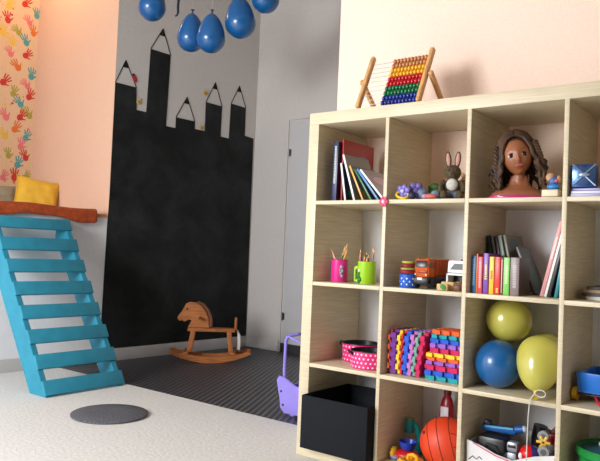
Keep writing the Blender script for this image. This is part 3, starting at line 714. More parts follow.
def curl(x0, y0, z0, x1, y1, z1, r, w, n, bulge=0.0):
    pts = []
    ph = rh.random() * 6
    for i in range(n + 1):
        f = i / n; e = math.sin(PI * f)
        ang = ph + f * n * .55
        amp = w * min(1, f * 3)
        px = x0 + (x1 - x0) * f + math.copysign(bulge * e, x1) + amp * math.cos(ang); py = y0 + (y1 - y0) * f + amp * math.sin(ang); pz = z0 + (z1 - z0) * f
        pts.append((px, py, max(pz, .012 + r + (.128 if False else .0))))
    hair.tube(pts, r, 7, taper=lambda f: .75 + .5 * math.sin(PI * min(1, f * 1.1)) - .3 * f)
for k in range(30):      # side and back curls
    a = rh.uniform(.02, PI - .02); s = 1 if k % 2 else -1
    ca, sa = math.cos(a), math.sin(a)
    xa = s * (.048 + .010 * sa); ya = -.012 + .072 * rh.random()
    za = .165 + rh.uniform(-.02, .035)
    drop = rh.uniform(.0, .06)
    lng = (.030 if s < 0 else .045) + drop
    curl(xa, ya, za, s * rh.uniform(.060, .098) * (1.0 if s > 0 else 1.08), ya + rh.uniform(-.012, .02) , lng, .0075, .008, 22, .012)
for k in range(16):      # back
    xa = rh.uniform(-.05, .05)
    curl(xa, .062, .19, xa * 1.6, .066, rh.uniform(.02, .05), .008, .007, 18)
for s in (-1, 1):        # parted hair falling in soft waves from the crown to the shoulders
    for layer in (0, 1):
        for k in range(13):
            y0 = -.033 + .0080 * k + .004 * layer
            w_ = math.sqrt(max(.08, 1 - ((y0 - .014) / .068) ** 2))
            ph = rh.uniform(0, 6); zend = rh.uniform(.035, .075); spread = rh.uniform(.074, .090) - .004 * layer
            pts = []
            for i in range(30):
                f = i / 29
                if f < .38:
                    th = f / .38 * PI / 2
                    x_ = (.003 + (.068 - .004 * layer) * math.sin(th)) * w_; z_ = .170 + (.092 - .005 * layer) * w_ * math.cos(th); y_ = y0
                    wob = .0015 * math.sin(f * 30 + ph)
                else:
                    q = (f - .38) / .62
                    x_ = .068 * w_ + (spread - .068 * w_) * (q ** .8); z_ = .170 + (zend - .170) * q; y_ = y0 * (1 - .15 * q) + .006 * q
                    wob = .0050 * min(1, q * 3) * math.sin(q * 15 + ph)
                pts.append((s * (x_ + wob), y_ + wob * .6, z_))
            hair.tube(pts, .0072, 7, taper=lambda f: .8 + .35 * math.sin(PI * min(1, f)) )
for s in (-1, 1):        # twisted braids beside the face
    for ph in (0, PI * 2 / 3, PI * 4 / 3):
        pts = [(s * (.066 + .014 * math.sin(f * 2.0)) + .0075 * math.cos(f * 22 + ph), -.022 + .012 * f + .0065 * math.sin(f * 22 + ph), .205 - f * (.15 if s < 0 else .125)) for f in [i / 46 for i in range(47)]]
        hair.tube(pts, .0068, 7)
hair.build('hair', HAIR, dh, HM, angle=80)
MB().lathe([(0, .001), (.103, .001), (.106, .005), (.105, .013), (.101, .016), (.09, .010), (0, .008)], (0, .012, 0), 48, sy=.52).build('pink_base', P('base_pink', (196, 52, 118), .25, coat=.3), dh)

# ------------------------------------------------------------------ pencil pots
def stick(label, loc, lean, az, L, col, top=None, group=None, r=.0042):
    d = Vector((math.sin(lean) * math.cos(az), math.sin(lean) * math.sin(az), math.cos(lean)))
    t = thing('pencil', label, 'pencil', loc, tuple(d.to_track_quat('Z', 'Y').to_euler()), group)
    MB().cyl((0, 0, .002), (0, 0, L - .02), r, seg=6).build('barrel', P('pencil_%d_%d_%d' % col, col, .4), t)
    MB().cyl((0, 0, L - .02), (0, 0, L - .006), r, r * .4, seg=6).build('sharpened_wood', P('pencil_wood', (226, 180, 128), .6), t)
    MB().cyl((0, 0, L - .006), (0, 0, L), r * .4, .0003, seg=6).build('tip', P('pencil_%d_%d_%d' % (top or col), top or col, .4), t)
MAG = P('pot_magenta', (222, 44, 140), .3); LIME = P('pot_lime', (156, 206, 30), .3)
px, py = .1115, .115
t = thing('pencil_pot', 'magenta pencil pot in the left compartment of the second row', 'pencil pot', (px, py, Z2))
MB().lathe([(0, 0), (.036, 0), (.037, .002), (.037, .098), (.0345, .098), (.0345, .004), (0, .004)], seg=40).build('pot', MAG, t)
MB().tube([(.0365 * math.cos(a), .0365 * math.sin(a), .098) for a in [2 * PI * k / 40 for k in range(40)]], .0018, 6, closed=True).build('rim', P('pot_magenta_rim', (180, 40, 110), .3), t)
b = MB(); 
for (az, z, rr) in ((-.75, .066, .011), (-.62, .05, .009), (-.80, .04, .008), (-.66, .028, .009), (-.9, .052, .006)):
    b.ball((.0366 * math.cos(az), .0366 * math.sin(az), z), (rr * .75, rr * .75, rr), seg=10)
b.build('printed_motif', P('motif_grey', (170, 150, 176), .4), t)
gp = 'pencils in the magenta pot'
for lab, dx, dy, ln, az, L, c in (('peach pencil leaning left out of the magenta pot', .019, 0, .46, PI, .165, (232, 176, 140)), ('pale pink pencil beside the peach pencil in the magenta pot', .022, -.008, .40, PI + .1, .145, (240, 170, 150)), ('pale green pencil in the middle of the magenta pot', -.004, .004, .16, .1, .158, (150, 176, 130)), ('dark green pencil in the magenta pot', -.012, -.008, .26, .05, .136, (60, 110, 60)),
                        ('orange pencil leaning right, longest in the magenta pot', -.012, .008, .26, .0, .172, (230, 140, 40)), ('yellow orange pencil leaning far right in the magenta pot', -.012, -.004, .36, .0, .152, (232, 170, 60)), ('blue pencil deep in the magenta pot', -.01, .016, .2, .3, .12, (60, 90, 160))):
    stick(lab, (px + dx, py + dy, Z2 + .006), ln, az, L, c, None, gp)
qx, qy = .252, .115
t = thing('pencil_pot', 'lime green pencil pot with a square handle beside the magenta pot', 'pencil pot', (qx, qy, Z2))
MB().lathe([(0, 0), (.038, 0), (.039, .002), (.039, .094), (.0365, .094), (.0365, .004), (0, .004)], seg=40).build('pot', LIME, t)
MB().prism([(-.0385, .004), (-.058, .008), (-.060, .014), (-.060, .066), (-.056, .073), (-.0385, .076), (-.0385, .064), (-.052, .060), (-.052, .018), (-.0385, .016)], .016, T(0, .008, 0) @ XZ, bev=.002).build('handle', LIME, t)
MB().tube([(.038 * math.cos(a), .038 * math.sin(a), .094) for a in [2 * PI * k / 40 for k in range(40)]], .0018, 6, closed=True).build('rim', LIME, t)
b = MB()
for (az, z, rr) in ((-1.95, .045, .008), (-2.0, .03, .010), (-1.85, .018, .012), (-1.95, .010, .010)): b.ball((.0387 * math.cos(az), .0387 * math.sin(az), z), (rr * .8, rr * .8, rr), seg=10)
b.build('leaf_motif', P('motif_green', (40, 120, 40), .4), t)
b = MB(); b.ball((.0385 * math.cos(-1.95), .0385 * math.sin(-1.95), .056), (.006, .006, .009), seg=10); b.build('pale_motif', P('motif_white', (226, 220, 206), .4), t)
gq = 'pencils in the lime green pot'
cols = [('red brown pencil leaning left in the lime pot', (176, 70, 50)), ('pink pencil at the left rim of the lime pot', (206, 120, 120)), ('orange pencil low in the lime pot', (220, 110, 40)), ('yellow pencil low in the lime pot', (226, 170, 50)), ('dark red pencil in the middle of the lime pot', (150, 46, 44)), ('brown pencil at the right of the lime pot', (140, 92, 60)), ('grey brown pencil, rightmost in the lime pot', (130, 110, 96)), ('tan pencil at the rear of the lime pot', (190, 140, 96)), ('dark green pencil at the rear of the lime pot', (50, 84, 54))]
pos = [(-.018, .0, .12, PI, .148), (-.022, -.01, .06, PI, .130), (-.006, -.02, .05, 0, .118), (.006, -.024, .08, 0, .112), (.004, 0, .02, 0, .125), (.012, .004, .10, 0, .155), (.020, -.01, .14, 0, .150), (.006, .022, .06, .5, .158), (-.012, .02, .10, 2.4, .138)]
for (lab, c), (dx, dy, ln, az, L) in zip(cols, pos): stick(lab, (qx + dx, qy + dy, Z2 + .006), ln, az, L, c, None, gq)

# ------------------------------------------------------------------ stacking cups
cups = [('blue stacking cup with white triangles at the bottom of the cup tower', (34, 92, 196), .0345, .0, .054), ('dark red stacking cup above the blue one', (150, 34, 40), .0330, .0565, .014), ('pale green stacking cup between two red ones', (166, 176, 92), .0315, .072, .0075),
        ('small dark red stacking cup near the top of the cup tower', (140, 40, 40), .0275, .081, .015), ('yellow green stacking cup topmost in the cup tower', (190, 190, 80), .0265, .0975, .0085)]
for i, (lab, c, r, z, h) in enumerate(cups):
    t = thing('stacking_cup', lab, 'stacking cup', (.4875, .05, Z2 + z), (0, 0, 0), 'tower of stacking cups')
    m = P('cup_%d' % i, c, .3)
    MB().lathe([(0, 0), (r * .95, 0), (r * .97, .001), (r, h - .004), (0, h - .0035)], seg=40).build('cup_wall', m, t)
    MB().tube([(r * math.cos(a), r * math.sin(a), h - .002) for a in [2 * PI * k / 40 for k in range(40)]], .0022, 6, closed=True).build('rim', m, t)
    if i == 0:
        b = MB()
        for az in [k * 2 * PI / 9 for k in range(9)]:
            for q, (dz, da, flip) in enumerate(((.037, 0, -1), (.026, .32, 1), (.014, 0, -1))):
                a = az + da - 1.25; M = R(a + PI / 2, 'Z') @ T(0, -(r * .985 + .0008), dz) @ XZ
                b.flat([(-.0045, .003 * -flip), (.0045, .003 * -flip), (0, .005 * flip)], M)
        b.build('triangle_print', P('cup_print', (226, 232, 240), .4), t)

# ------------------------------------------------------------------ orange toy truck
OR = P('truck_orange', (206, 88, 8), .6, spec=.2); GLS = P('truck_glass', (44, 48, 54), .3)
t = thing('toy_truck', 'orange toy truck with a black chassis in the second row', 'toy truck', (.545, .045, Z2), (0, 0, .04))
b = MB(); b.prism([(0, .046), (.0, .082), (.008, .116), (.062, .116), (.062, .046)], .062, R(PI / 2, 'Z') @ XZ @ T(0, 0, -.031), bev=.004); cab = b.build('cab', OR, t)
MB().box((0, .0015, .098), (.048, .004, .027), (-.23, 0, 0), bev=.003).build('windscreen', GLS, cab)
for s in (-1, 1):
    MB().bx(s * .0305 - .001, s * .0305 + .001, .016, .034, .082, .106).build('side_window', GLS, cab)
    MB().bx(s * .0305 - .001, s * .0305 + .001, .039, .055, .082, .106).build('side_window', GLS, cab)
    MB().box((s * .035, -.002, .094), (.005, .005, .016), bev=.002).build('mirror', BLACK, cab)
    MB().ball((s * .023, -.002, .056), (.004, .003, .0035)).build('headlight', P('lamp_white', (240, 236, 220), .2), cab)
    MB().cyl((s * .020, .02, .114), (s * .020, .02, .124), .0045).build('beacon', OR, cab)
b = MB().bx(-.032, .032, .066, .235, .048, .118, bev=.006)
for k in range(6): b.bx(-.0335, .0335, .075 + k * .028, .081 + k * .028, .05, .119)
b.build('cargo_body', P('truck_orange2', (184, 76, 8), .6, spec=.2), t)
MB().bx(-.030, .030, -.004, .240, .016, .0475, bev=.004).build('chassis', BLACK, t)
MB().bx(-.034, .034, -.010, .004, .018, .044, bev=.004).build('bumper', BLACK, t)
MB().bx(-.010, .010, -.0115, -.0095, .036, .044).build('number_plate', WHITE, t)
MB().box((.006, -.001, .067), (.040, .004, .010), bev=.002).build('grille', P('truck_dk', (150, 50, 20), .4), t)
for s in (-1, 1):
    for yy in (.03, .15, .205): MB().cyl((s * .022, yy, .0205), (s * .036, yy, .0205), .020, seg=28).cyl((s * .0355, yy, .0205), (s * .0365, yy, .0205), .009, seg=16).build('wheel', BLACK, t)

# white two-tier toy garage
t = thing('toy_house', 'white two tier toy box with dark openings beside the orange truck', 'toy house', (.664, .125, Z2), (0, 0, .05))
b = MB(); b.bx(-.047, .047, 0, .12, 0, .004).bx(-.047, -.041, 0, .12, .004, .066).bx(.041, .047, 0, .12, .004, .066).bx(-.047, .047, 0, .12, .058, .066).bx(-.041, .041, .114, .12, .004, .058)
b.build('lower_storey', WHITE, t)
MB().bx(-.040, .040, .06, .113, .005, .057).build('dark_interior', BLACK, t)
b = MB(); b.prism([(-.045, .0), (.047, 0), (.047, .047), (-.040, .047), (-.043, .04)], .11, T(0, .113, .0685) @ XZ, bev=.004); b.build('upper_storey', WHITE, t)
MB().prism([(-.033, .012), (.040, .012), (.040, .036), (-.016, .036)], .002, T(0, .0035, .0685) @ XZ).build('window', GLS, t)
MB().ball((.014, .05, .119), (.020, .03, .006)).box((.014, .05, .124), (.016, .02, .006), bev=.002).build('roof_hatch', BLACK, t)
t = thing('toy_car', 'small brown toy car inside the opening of the white toy house', 'toy car', (.660, .150, Z2 + .005), (0, 0, .05))
MB().box((0, 0, .014), (.05, .028, .014), bev=.004).box((.0, 0, .024), (.028, .024, .012), bev=.005).build('car_body', P('car_brown', (120, 84, 44), .4), t)
for s in (-1, 1):
    for q in (-1, 1): MB().cyl((s * .016, q * .013, .0065), (s * .016, q * .0155, .0065), .006, seg=14).build('wheel', BLACK, t)
BLK = mat('beech_block', (222, 180, 120), .5, var=.1, scale=20)
t = thing('toy_block', 'beech block with a green tree motif at the front of the second row', 'block', (.640, .045, Z2), (0, 0, .2)); MB().box((0, 0, .0125), (.042, .026, .025), bev=.003).build('block_body', BLK, t)
MB().ball((.004, -.0132, .014), (.013, .0015, .009), (0, .4, 0)).ball((.008, -.0132, .008), (.009, .0015, .006)).build('tree_motif', P('block_green', (34, 140, 60), .5), t)
t = thing('toy_block', 'beech block lying behind the tree motif block', 'block', (.646, .080, Z2), (0, 0, .1)); MB().box((0, 0, .0165), (.050, .026, .033), bev=.003).build('block_body', BLK, t)
t = thing('toy_block', 'darker brown block at the right beside the two beech blocks', 'block', (.690, .072, Z2), (0, 0, .1)); MB().box((0, 0, .011), (.026, .03, .022), bev=.003).build('block_body', P('brown_block', (110, 66, 38), .5), t)

# ------------------------------------------------------------------ pink dotted toy pots
PKP = P('pot_pink', (226, 44, 124), .3)
def toy_pot(label, x, y, r, h, rz):
    t = thing('toy_pot', label, 'toy pot', (x, y, Z3), (0, 0, rz), 'pink dotted toy pots')
    MB().lathe([(0, 0), (r * .93, 0), (r * .97, .004), (r, h), (r * .975, h), (r * .94, .006), (0, .006)], seg=56).build('pot_wall', PKP, t)
    MB().lathe([(0, .0065), (r * .93, .0065), (r * .97, h - .0008), (r * .965, h - .0006), (r * .9, .0085), (0, .0085)], seg=56).build('inside_lining', BLACK, t)
    MB().tube([(r * .99 * math.cos(a), r * .99 * math.sin(a), h) for a in [2 * PI * k / 56 for k in range(56)]], .0022, 6, closed=True).build('rim', BLACK, t)
    b = MB(); n = 26
    for q in range(4):
        for k in range(n):
            a = 2 * PI * (k + .5 * (q % 2)) / n; z = h * (.14 + .235 * q); rr = r * (.97 + .03 * z / h) + .0007
            b.flat([(.0042 * math.cos(i * PI / 4), .0042 * math.sin(i * PI / 4)) for i in range(8)], R(a + PI / 2, 'Z') @ T(0, -rr, z) @ XZ)
    b.build('dot_print', P('dot_white', (252, 226, 236), .4), t)
    for s in (0, PI):
        b = MB(); b.tube([(r * .98, -.022, h * .80), (r * 1.10, -.022, h * .92), (r * 1.17, 0, h * .97), (r * 1.10, .022, h * .92), (r * .98, .022, h * .80)], .0052, 8)
        b.build('handle', BLACK, t, R(s, 'Z'))
    return t
toy_pot('pink dotted toy pot with black inside, further back of the two', .168, .228, .084, .080, PI + .15)
toy_pot('pink dotted toy pot with black inside, at the front near the divider', .288, .106, .080, .073, -2.3)

# ------------------------------------------------------------------ foam puzzle mats
def puzzle_outline(a, off, n=4, depth=.011):
    """square tile whose edges carry square teeth"""
    per = a / n; pts = []
    def edge(p, d, o):
        nrm_ = Vector((d.y, -d.x)); res = []
        for k in range(n):
            q = p + d * (per * k); 
            f0, f1 = ((.25, .75) if o == 0 else (.02, .48))
            res += [q + d * per * f0, q + d * per * (f0 - .04) + nrm_ * depth, q + d * per * (f1 + .04) + nrm_ * depth, q + d * per * f1]
        return res
    c = [Vector((0, 0)), Vector((a, 0)), Vector((a, a)), Vector((0, a))]
    for i in range(4):
        d = (c[(i + 1) % 4] - c[i]).normalized()
        pts += [c[i]] * 0 + edge(c[i], d, off)
    return [(p.x, p.y) for p in pts]
FC = {'orange': (238, 100, 44), 'purple': (120, 52, 150), 'yellow': (246, 206, 50), 'red': (214, 40, 60), 'blue': (40, 92, 206), 'pink': (196, 116, 190), 'sage': (120, 166, 150), 'crimson': (206, 32, 92), 'teal': (30, 160, 170), 'mauve': (150, 96, 200), 'green': (30, 140, 110)}
def fmat(c): return mat('foam_' + c, FC[c], .8, var=.05, scale=90, bump=.15)
x = .412; A_ = .152
stand = [('orange', .009, 0), ('purple', .026, 0.3), ('yellow', .015, 2.0), ('red', .010, 3.2), ('blue', .022, 4.4), ('pink', .018, 5.8), ('sage', .015, 7.2), ('crimson', .021, 9)]
names = {'orange': 'orange foam puzzle mat, leftmost of the standing mats', 'purple': 'purple foam puzzle mat standing beside the orange one', 'yellow': 'yellow foam puzzle mat standing between purple and red', 'red': 'red foam puzzle mat standing between yellow and blue', 'blue': 'blue foam puzzle mat standing upright beside the pink one', 'pink': 'pink foam puzzle mat in the middle right of the standing mats', 'sage': 'sage green foam puzzle mat standing beside the crimson one', 'crimson': 'crimson foam puzzle mat, rightmost of the standing mats, leaning over'}
for i, (c, w, an) in enumerate(stand):
    th = math.radians(an)
    t = thing('puzzle_mat', names[c], 'foam mat', (x, .05 , Z3 + .011 + .004 + w * math.sin(th)), (0, th, 0), 'foam puzzle mats standing in the compartment')
    MB().prism(puzzle_outline(A_, i % 2), w - .0012, R(PI / 2, 'Z') @ R(PI / 2, 'X'), bev=.0012).build('foam_tile', fmat(c), t)
    x += w / math.cos(th) + .0006
layers = [('teal', 0, 'teal foam puzzle mat at the bottom of the lying stack'), ('blue', 0, 'blue foam puzzle mat second from the bottom of the stack'), ('crimson', .0, 'crimson foam puzzle mat, lower one in the lying stack'), ('mauve', 0.002, 'mauve foam puzzle mat in the lower half of the stack'), ('orange', .001, 'orange foam puzzle mat in the middle of the stack'), ('yellow', .006, 'yellow foam puzzle mat in the middle of the lying stack'),
          ('crimson', .018, 'crimson foam puzzle mat, upper one in the lying stack'), ('mauve', .019, 'mauve foam puzzle mat in the upper half of the stack'), ('blue', .022, 'blue foam puzzle mat in the upper half of the stack'), ('teal', .023, 'teal foam puzzle mat second from the top of the stack'), ('orange', .027, 'orange foam puzzle mat on top of the lying stack')]
z = Z3
for i, (c, dx, lab) in enumerate(layers):
    h = (.019, .021, .020, .016, .015, .016, .020, .019, .017, .017, .017)[i]
    a = .145
    t = thing('puzzle_mat', lab, 'foam mat', (.5785, .062 - .004 * (i % 3), z), (0, 0, 0), 'foam puzzle mats lying in a stack')
    aa = a - dx
    MB().prism(puzzle_outline(aa, i % 2, 3), h - .001, T(dx - .003, 0, 0), bev=.0015).build('foam_tile', fmat(c), t)
    z += h

# ------------------------------------------------------------------ balloons in the shelf
def shelf_balloon(label, c, r, h, rot, m, string=None):
    t = thing('balloon', label, 'balloon', c, rot, 'balloons in the third row')
    balloon_shape(MB(), r, h).build('balloon_skin', m, t, angle=80)
    knot_shape(MB(), h - r + .004).build('knot', m, t)
    if string:
        MB().tube(string, .0014, 6).build('string', STRING, t)
shelf_balloon('round blue balloon at the left of the third row compartment', (.8425, .118, Z3 + .0892), .0885, .186, (-1.8, 0, 0), BALB)
shelf_balloon('yellow balloon resting at the top behind the blue one', (.844, .207, Z3 + .2455), .0865, .185, (-2.2, 0, .5), BALY)
shelf_balloon('yellow balloon hidden deep behind the other balloons', (.958, .292, Z3 + .115), .088, .186, (-2.0, 0, 2.5), BALY)
t = thing('balloon', 'yellow balloon at the front with a white string hanging down', 'balloon', (1.0075, .075, Z3 + .137), (PI - .55, 0, .12), 'balloons in the third row')
balloon_shape(MB(), .0795, .205, tp=.04).build('balloon_skin', BALY, t, angle=80)
knot_shape(MB(), .205 - .0795 + .003).build('knot', P('knot_yellow', (226, 190, 40), .4), t)
s0 = (t.rotation_euler.to_matrix().to_4x4()).inverted()
def wl(p): return tuple(s0 @ (Vector(p) - Vector(t.location)))
kz = t.rotation_euler.to_matrix() @ Vector((0, 0, .142)) + Vector(t.location)
st = [tuple(kz)] + [(kz.x + .022 + .018 * math.cos(a), kz.y - .012, kz.z + .012 + .012 * math.sin(a)) for a in [PI + 2 * PI * i / 12 for i in range(13)]] + [(kz.x - .004, kz.y - .018, kz.z - .004), (kz.x - .012, -.012, ZT(3) + .004), (kz.x - .016, -.012, ZT(3) - .05), (kz.x - .018, -.010, .28), (kz.x - .019, -.010, .16), (kz.x - .02, -.010, .09)]
MB().tube([wl(p) for p in st], .0018, 6).build('string', STRING, t)

# ------------------------------------------------------------------ blue wagon
t = thing('toy_wagon', 'blue toy wagon with yellow wheels in the right compartment of the third row', 'toy wagon', (1.212, .185, Z3), (0, 0, PI / 2 - .06))
WB = P('wagon_blue', (32, 116, 214), .3); WYl = P('wagon_yellow', (236, 186, 40), .35); WR = P('wagon_red', (200, 36, 50), .35)
b = MB(); b.bx(-.085, .10, -.075, .075, .034, .042)
for sgn in (-1, 1): b.box((.0075, sgn * .075, .070), (.195, .008, .066), (sgn * -.14, 0, 0), bev=.003)
for xx, q in ((-.087, -.16), (.102, .16)): b.box((xx, 0, .070), (.008, .150, .066), (0, q, 0), bev=.003)
b.build('tray', WB, t)
for xx in (-.066, .075):
    MB().cyl((xx, -.095, .024), (xx, .095, .024), .004).build('axle', DARK, t)
    for s in (-1, 1): MB().cyl((xx, s * .082 , .024), (xx, s * .098, .024), .0235, seg=28).cyl((xx, s * .097, .024), (xx, s * .100, .024), .009, mi=1).build('wheel', [WYl, WR], t)
MB().bx(-.06, .07, -.02, .02, .022, .034).build('under_frame', DARK, t)
MB().tube([(-.075, .02, .020), (-.11, .0, .008), (-.15, -.10, .0065)], .0055, 8).build('pull_bar', WR, t)
MB().tube([(-.103, -.03, .095), (-.100, -.03, .06), (-.095, -.032, .03)], .0025, 6).build('cord', STRING, t)

# ------------------------------------------------------------------ bottom row
t = thing('storage_box', 'black fabric storage box pulled slightly out of the bottom left compartment', 'storage box', (.2185, -.050, Z4), (0, 0, 0))
b = MB(); w = .1635; hh = .222; dd = .36; tk = .006
b = MB().bx(-w, w, 0, tk, 0, hh, bev=.002); b.build('front_panel', BLACKF, t)
MB().bx(-w, w, dd - tk, dd, 0, hh, bev=.002).build('back_panel', BLACKF, t)
for s in (-1, 1): MB().bx(s * w, s * (w - tk), tk, dd - tk, 0, hh, bev=.002).build('side_panel', BLACKF, t)
MB().bx(-w + tk, w - tk, tk, dd - tk, .0, .005).build('bottom_panel', BLACKF, t)

# orange ball
t = thing('ball', 'big orange rubber ball with dark seams in the bottom row', 'ball', (.632, .137, Z4))
OB = mat('ball_orange', (222, 66, 30), .5, bump=.15, scale=300); SEAM = P('ball_seam', (96, 30, 20), .6)
rb = .100
MB().ball((0, 0, rb), rb, seg=48).build('ball_skin', OB, t)
def ring(nv, off, r=.0016):
    nv = Vector(nv).normalized(); q = nv.to_track_quat('Z', 'Y').to_matrix(); rr = math.sqrt(rb * rb - off * off)
    return [tuple(Vector((0, 0, rb)) + nv * off + q @ Vector((rr * math.cos(a), rr * math.sin(a), 0))) for a in [2 * PI * k / 64 for k in range(64)]]
ax = Vector((.85, .3, .25)); 
for off in (-.052, -.012, .034): MB().tube(ring(ax, off), .0016, 6, closed=True).build('seam', SEAM, t)
def arcpts(nv, off, f0, f1):
    p = ring(nv, off); n = len(p); i0, i1 = int(f0 * n), int(f1 * n); return [p[i % n] for i in range(i0, i1 + 1)]
for nv in ((.1, .25, .95), (-.15, .15, .95), (.2, .3, .95)):
    for off in (-.045, .0, .045):
        pts = [p for p in ring(nv, off) if (Vector(p) - Vector((0, 0, rb))).dot(ax.normalized()) > .036]
        # keep the ring's order: rotate the list so the kept arc is contiguous
        full = ring(nv, off); keep = [(Vector(p) - Vector((0, 0, rb))).dot(ax.normalized()) > .036 for p in full]
        st_ = next((i for i in range(64) if keep[i] and not keep[i - 1]), None)
        if st_ is None or nv != (.1, .25, .95): continue
        arc_ = []; i = st_
        while keep[i % 64] and len(arc_) < 64: arc_.append(full[i % 64]); i += 1
        if len(arc_) > 2: MB().tube(arc_, .0016, 6).build('seam', SEAM, t)
vv = Vector((-.62, -.70, .42)).normalized() * rb
MB().ball(tuple(vv + Vector((0, 0, rb))), .007, seg=12).build('valve', SEAM, t)

# red bottle behind the ball
t = thing('bottle', 'dark red plastic bottle standing behind the orange ball', 'bottle', (.548, .325, Z4))
MB().lathe([(0, 0), (.030, 0), (.033, .004), (.034, .16), (.030, .20), (.024, .225), (.016, .24), (.013, .246), (0, .247)], seg=28, sy=.75).build('bottle_body', P('bottle_red', (150, 22, 34), .3), t)
MB().lathe([(0, 0), (.016, 0), (.016, .028), (.013, .034), (0, .034)], (0, 0, .246), 20).build('cap', P('bottle_cap', (110, 14, 24), .35), t)
MB().box((0, -.0255, .17), (.036, .004, .06), bev=.0015).build('label_patch', P('bottle_label', (206, 196, 200), .4), t)

# toddler toys in the bottom row
TE = P('toy_teal', (20, 150, 150), .35); TB = P('toy_blue', (28, 62, 176), .3); TY = P('toy_yellow3', (246, 184, 32), .35); TR = P('toy_red', (206, 28, 32), .35)
t = thing('toy_shower', 'teal curved toy spout with a hanging cylinder in the bottom row', 'toy', (.4545, .238, Z4), (0, 0, .5))
MB().lathe([(0, 0), (.03, 0), (.03, .012), (.016, .02), (0, .021)], seg=24).build('foot', TE, t)
MB().tube([(.012, 0, .018), (.012, 0, .06), (.006, 0, .09), (-.004, 0, .112), (-.016, 0, .124), (-.030, 0, .127)], .0125, 14, taper=lambda f: 1.1 - .35 * f).build('curved_neck', TE, t)
MB().cyl((-.031, 0, .085), (-.031, 0, .143), .0185).build('cylinder', TE, t)
MB().cyl((-.031, 0, .143), (-.031, 0, .147), .0165).build('cylinder_top', P('toy_olive', (150, 160, 60), .4), t)
t = thing('activity_toy', 'red and yellow toddler toy lying under the blue bowl', 'toy', (.462, .122, Z4), (0, 0, .1))
MB().ball((.008, 0, .022), (.054, .045, .022)).build('red_body', TR, t)
MB().ball((-.040, -.016, .026), (.016, .03, .0255)).build('yellow_end', TY, t)
MB().ball((-.030, -.030, .0125), (.022, .016, .0115)).build('grey_foot', P('toy_greyblue', (130, 130, 170), .4), t)
for zz in (.036, .022): MB().tube([(-.053, -.032, zz), (-.050, -.038, zz + .003), (-.043, -.042, zz)], .0022, 6).build('painted_line', BLACK, t)
t = thing('toy_bowl', 'dark blue toy bowl on top of the red and yellow toy', 'bowl', (.476, .122, Z4 + .0435))
MB().lathe([(0, 0), (.022, 0), (.030, .008), (.035, .028), (.037, .034), (.034, .034), (.028, .012), (0, .006)], seg=36).build('bowl_wall', TB, t)
t = thing('toy_ring', 'yellow ring-shaped toy with a handle at the front of the bottom row', 'toy', (.540, .030, Z4))
MB().lathe([(.020, .004), (.030, .0), (.046, .0), (.056, .012), (.054, .030), (.044, .040), (.030, .038), (.022, .026)], (0, 0, 0), 40).build('ring_body', TY, t)
MB().tube([(-.015, 0, .036), (-.012, 0, .052), (.006, 0, .058), (.022, 0, .052), (.026, 0, .038)], .007, 8).build('grip', TY, t)
t = thing('toy_figure', 'small white and green toy piece behind the yellow ring toy', 'toy', (.533, .19, Z4))
MB().lathe([(0, 0), (.014, 0), (.015, .04), (.010, .05), (.012, .07), (.010, .085), (0, .09)], seg=20).build('peg', P('toy_pale', (200, 206, 210), .4), t)

# white carton full of toys
t = thing('cardboard_box', 'white cardboard carton heaped with toys in the bottom row', 'box', (.922, .035, Z4))
CW_ = mat('white_card', (232, 228, 228), .7, var=.03, scale=14); 
MB().prism([(-.155, 0), (.150, 0), (.156, .166), (.09, .150), (.01, .118), (-.05, .128), (-.10, .146), (-.160, .160)], .004, T(0, .004, .0006) @ XZ).build('front_panel', CW_, t)
MB().bx(-.155, .15, .30, .304, 0, .16).build('back_panel', CW_, t)
for s, x_ in ((-1, -.157), (1, .150)): MB().bx(x_, x_ + .004, .0045, .2995, 0, .155).build('side_panel', CW_, t)
MB().bx(-.152, .149, .0045, .2995, 0, .004).build('bottom_panel', CW_, t)
MB().tube([(-.135, -.003, .154), (-.10, -.003, .141), (-.05, -.003, .124), (.01, -.003, .114), (.08, -.003, .122)], .0022, 6).build('pink_edge', P('pink_line', (226, 110, 140), .5), t)
MB().tube([(-.15, -.0012, .09), (-.135, -.0012, .105), (-.12, -.0012, .096), (-.11, -.0012, .108), (-.10, -.0012, .10)], .0016, 5).build('scribble', BLACK, t)
MB().bx(-.13, -.10, -.0012, 0, 0, .07).bx(-.09, -.04, -.0012, 0, .0, .06).build('blue_print', P('box_blue', (40, 80, 170), .5), t)
cx, cy, cz = .922, .035, Z4 + .005
def inbox(name, label, cat, x, y, z=0, rot=(0, 0, 0)): return thing(name, label, cat, (cx + x, cy + y, cz + z), rot)
t = inbox('toy_case', 'black toy case at the left of the carton', 'toy', -.085, .10)
MB().box((0, 0, .085), (.11, .12, .169), bev=.012).build('case', BLACK, t)
MB().tube([(-.03, -.062, .13), (-.01, -.067, .145), (.02, -.067, .14), (.035, -.062, .12)], .006, 8).build('grip', DARK, t)
for a_ in (-.03, .012): MB().cyl((a_, -.061, .10), (a_, -.066, .10), .012).build('knob', DARK, t)
t = inbox('toy_blaster', 'long blue toy blaster lying on the black case at the back', 'toy', -.072, .115, .1705, (0, 0, .12))
MB().box((-.01, 0, .017), (.13, .03, .024), bev=.008).cyl((.05, 0, .024), (.078, 0, .03), .014).build('barrel', P('blaster_blue', (30, 92, 170), .3), t)
MB().box((-.052, 0, .034), (.030, .028, .020), (0, .2, 0), bev=.005).build('sight', P('blaster_dark', (30, 40, 70), .3), t)
MB().ball((.082, 0, .031), (.012, .013, .013)).build('muzzle', P('blaster_silver', (190, 200, 216), .25), t)
MB().tube([(-.055, -.017, .024), (0, -.019, .026), (.045, -.017, .028)], .004, 6).build('stripe', P('blaster_light', (110, 190, 230), .3), t)
t = inbox('toy_robot', 'silver grey toy robot standing in the carton', 'robot', -.005, .055)
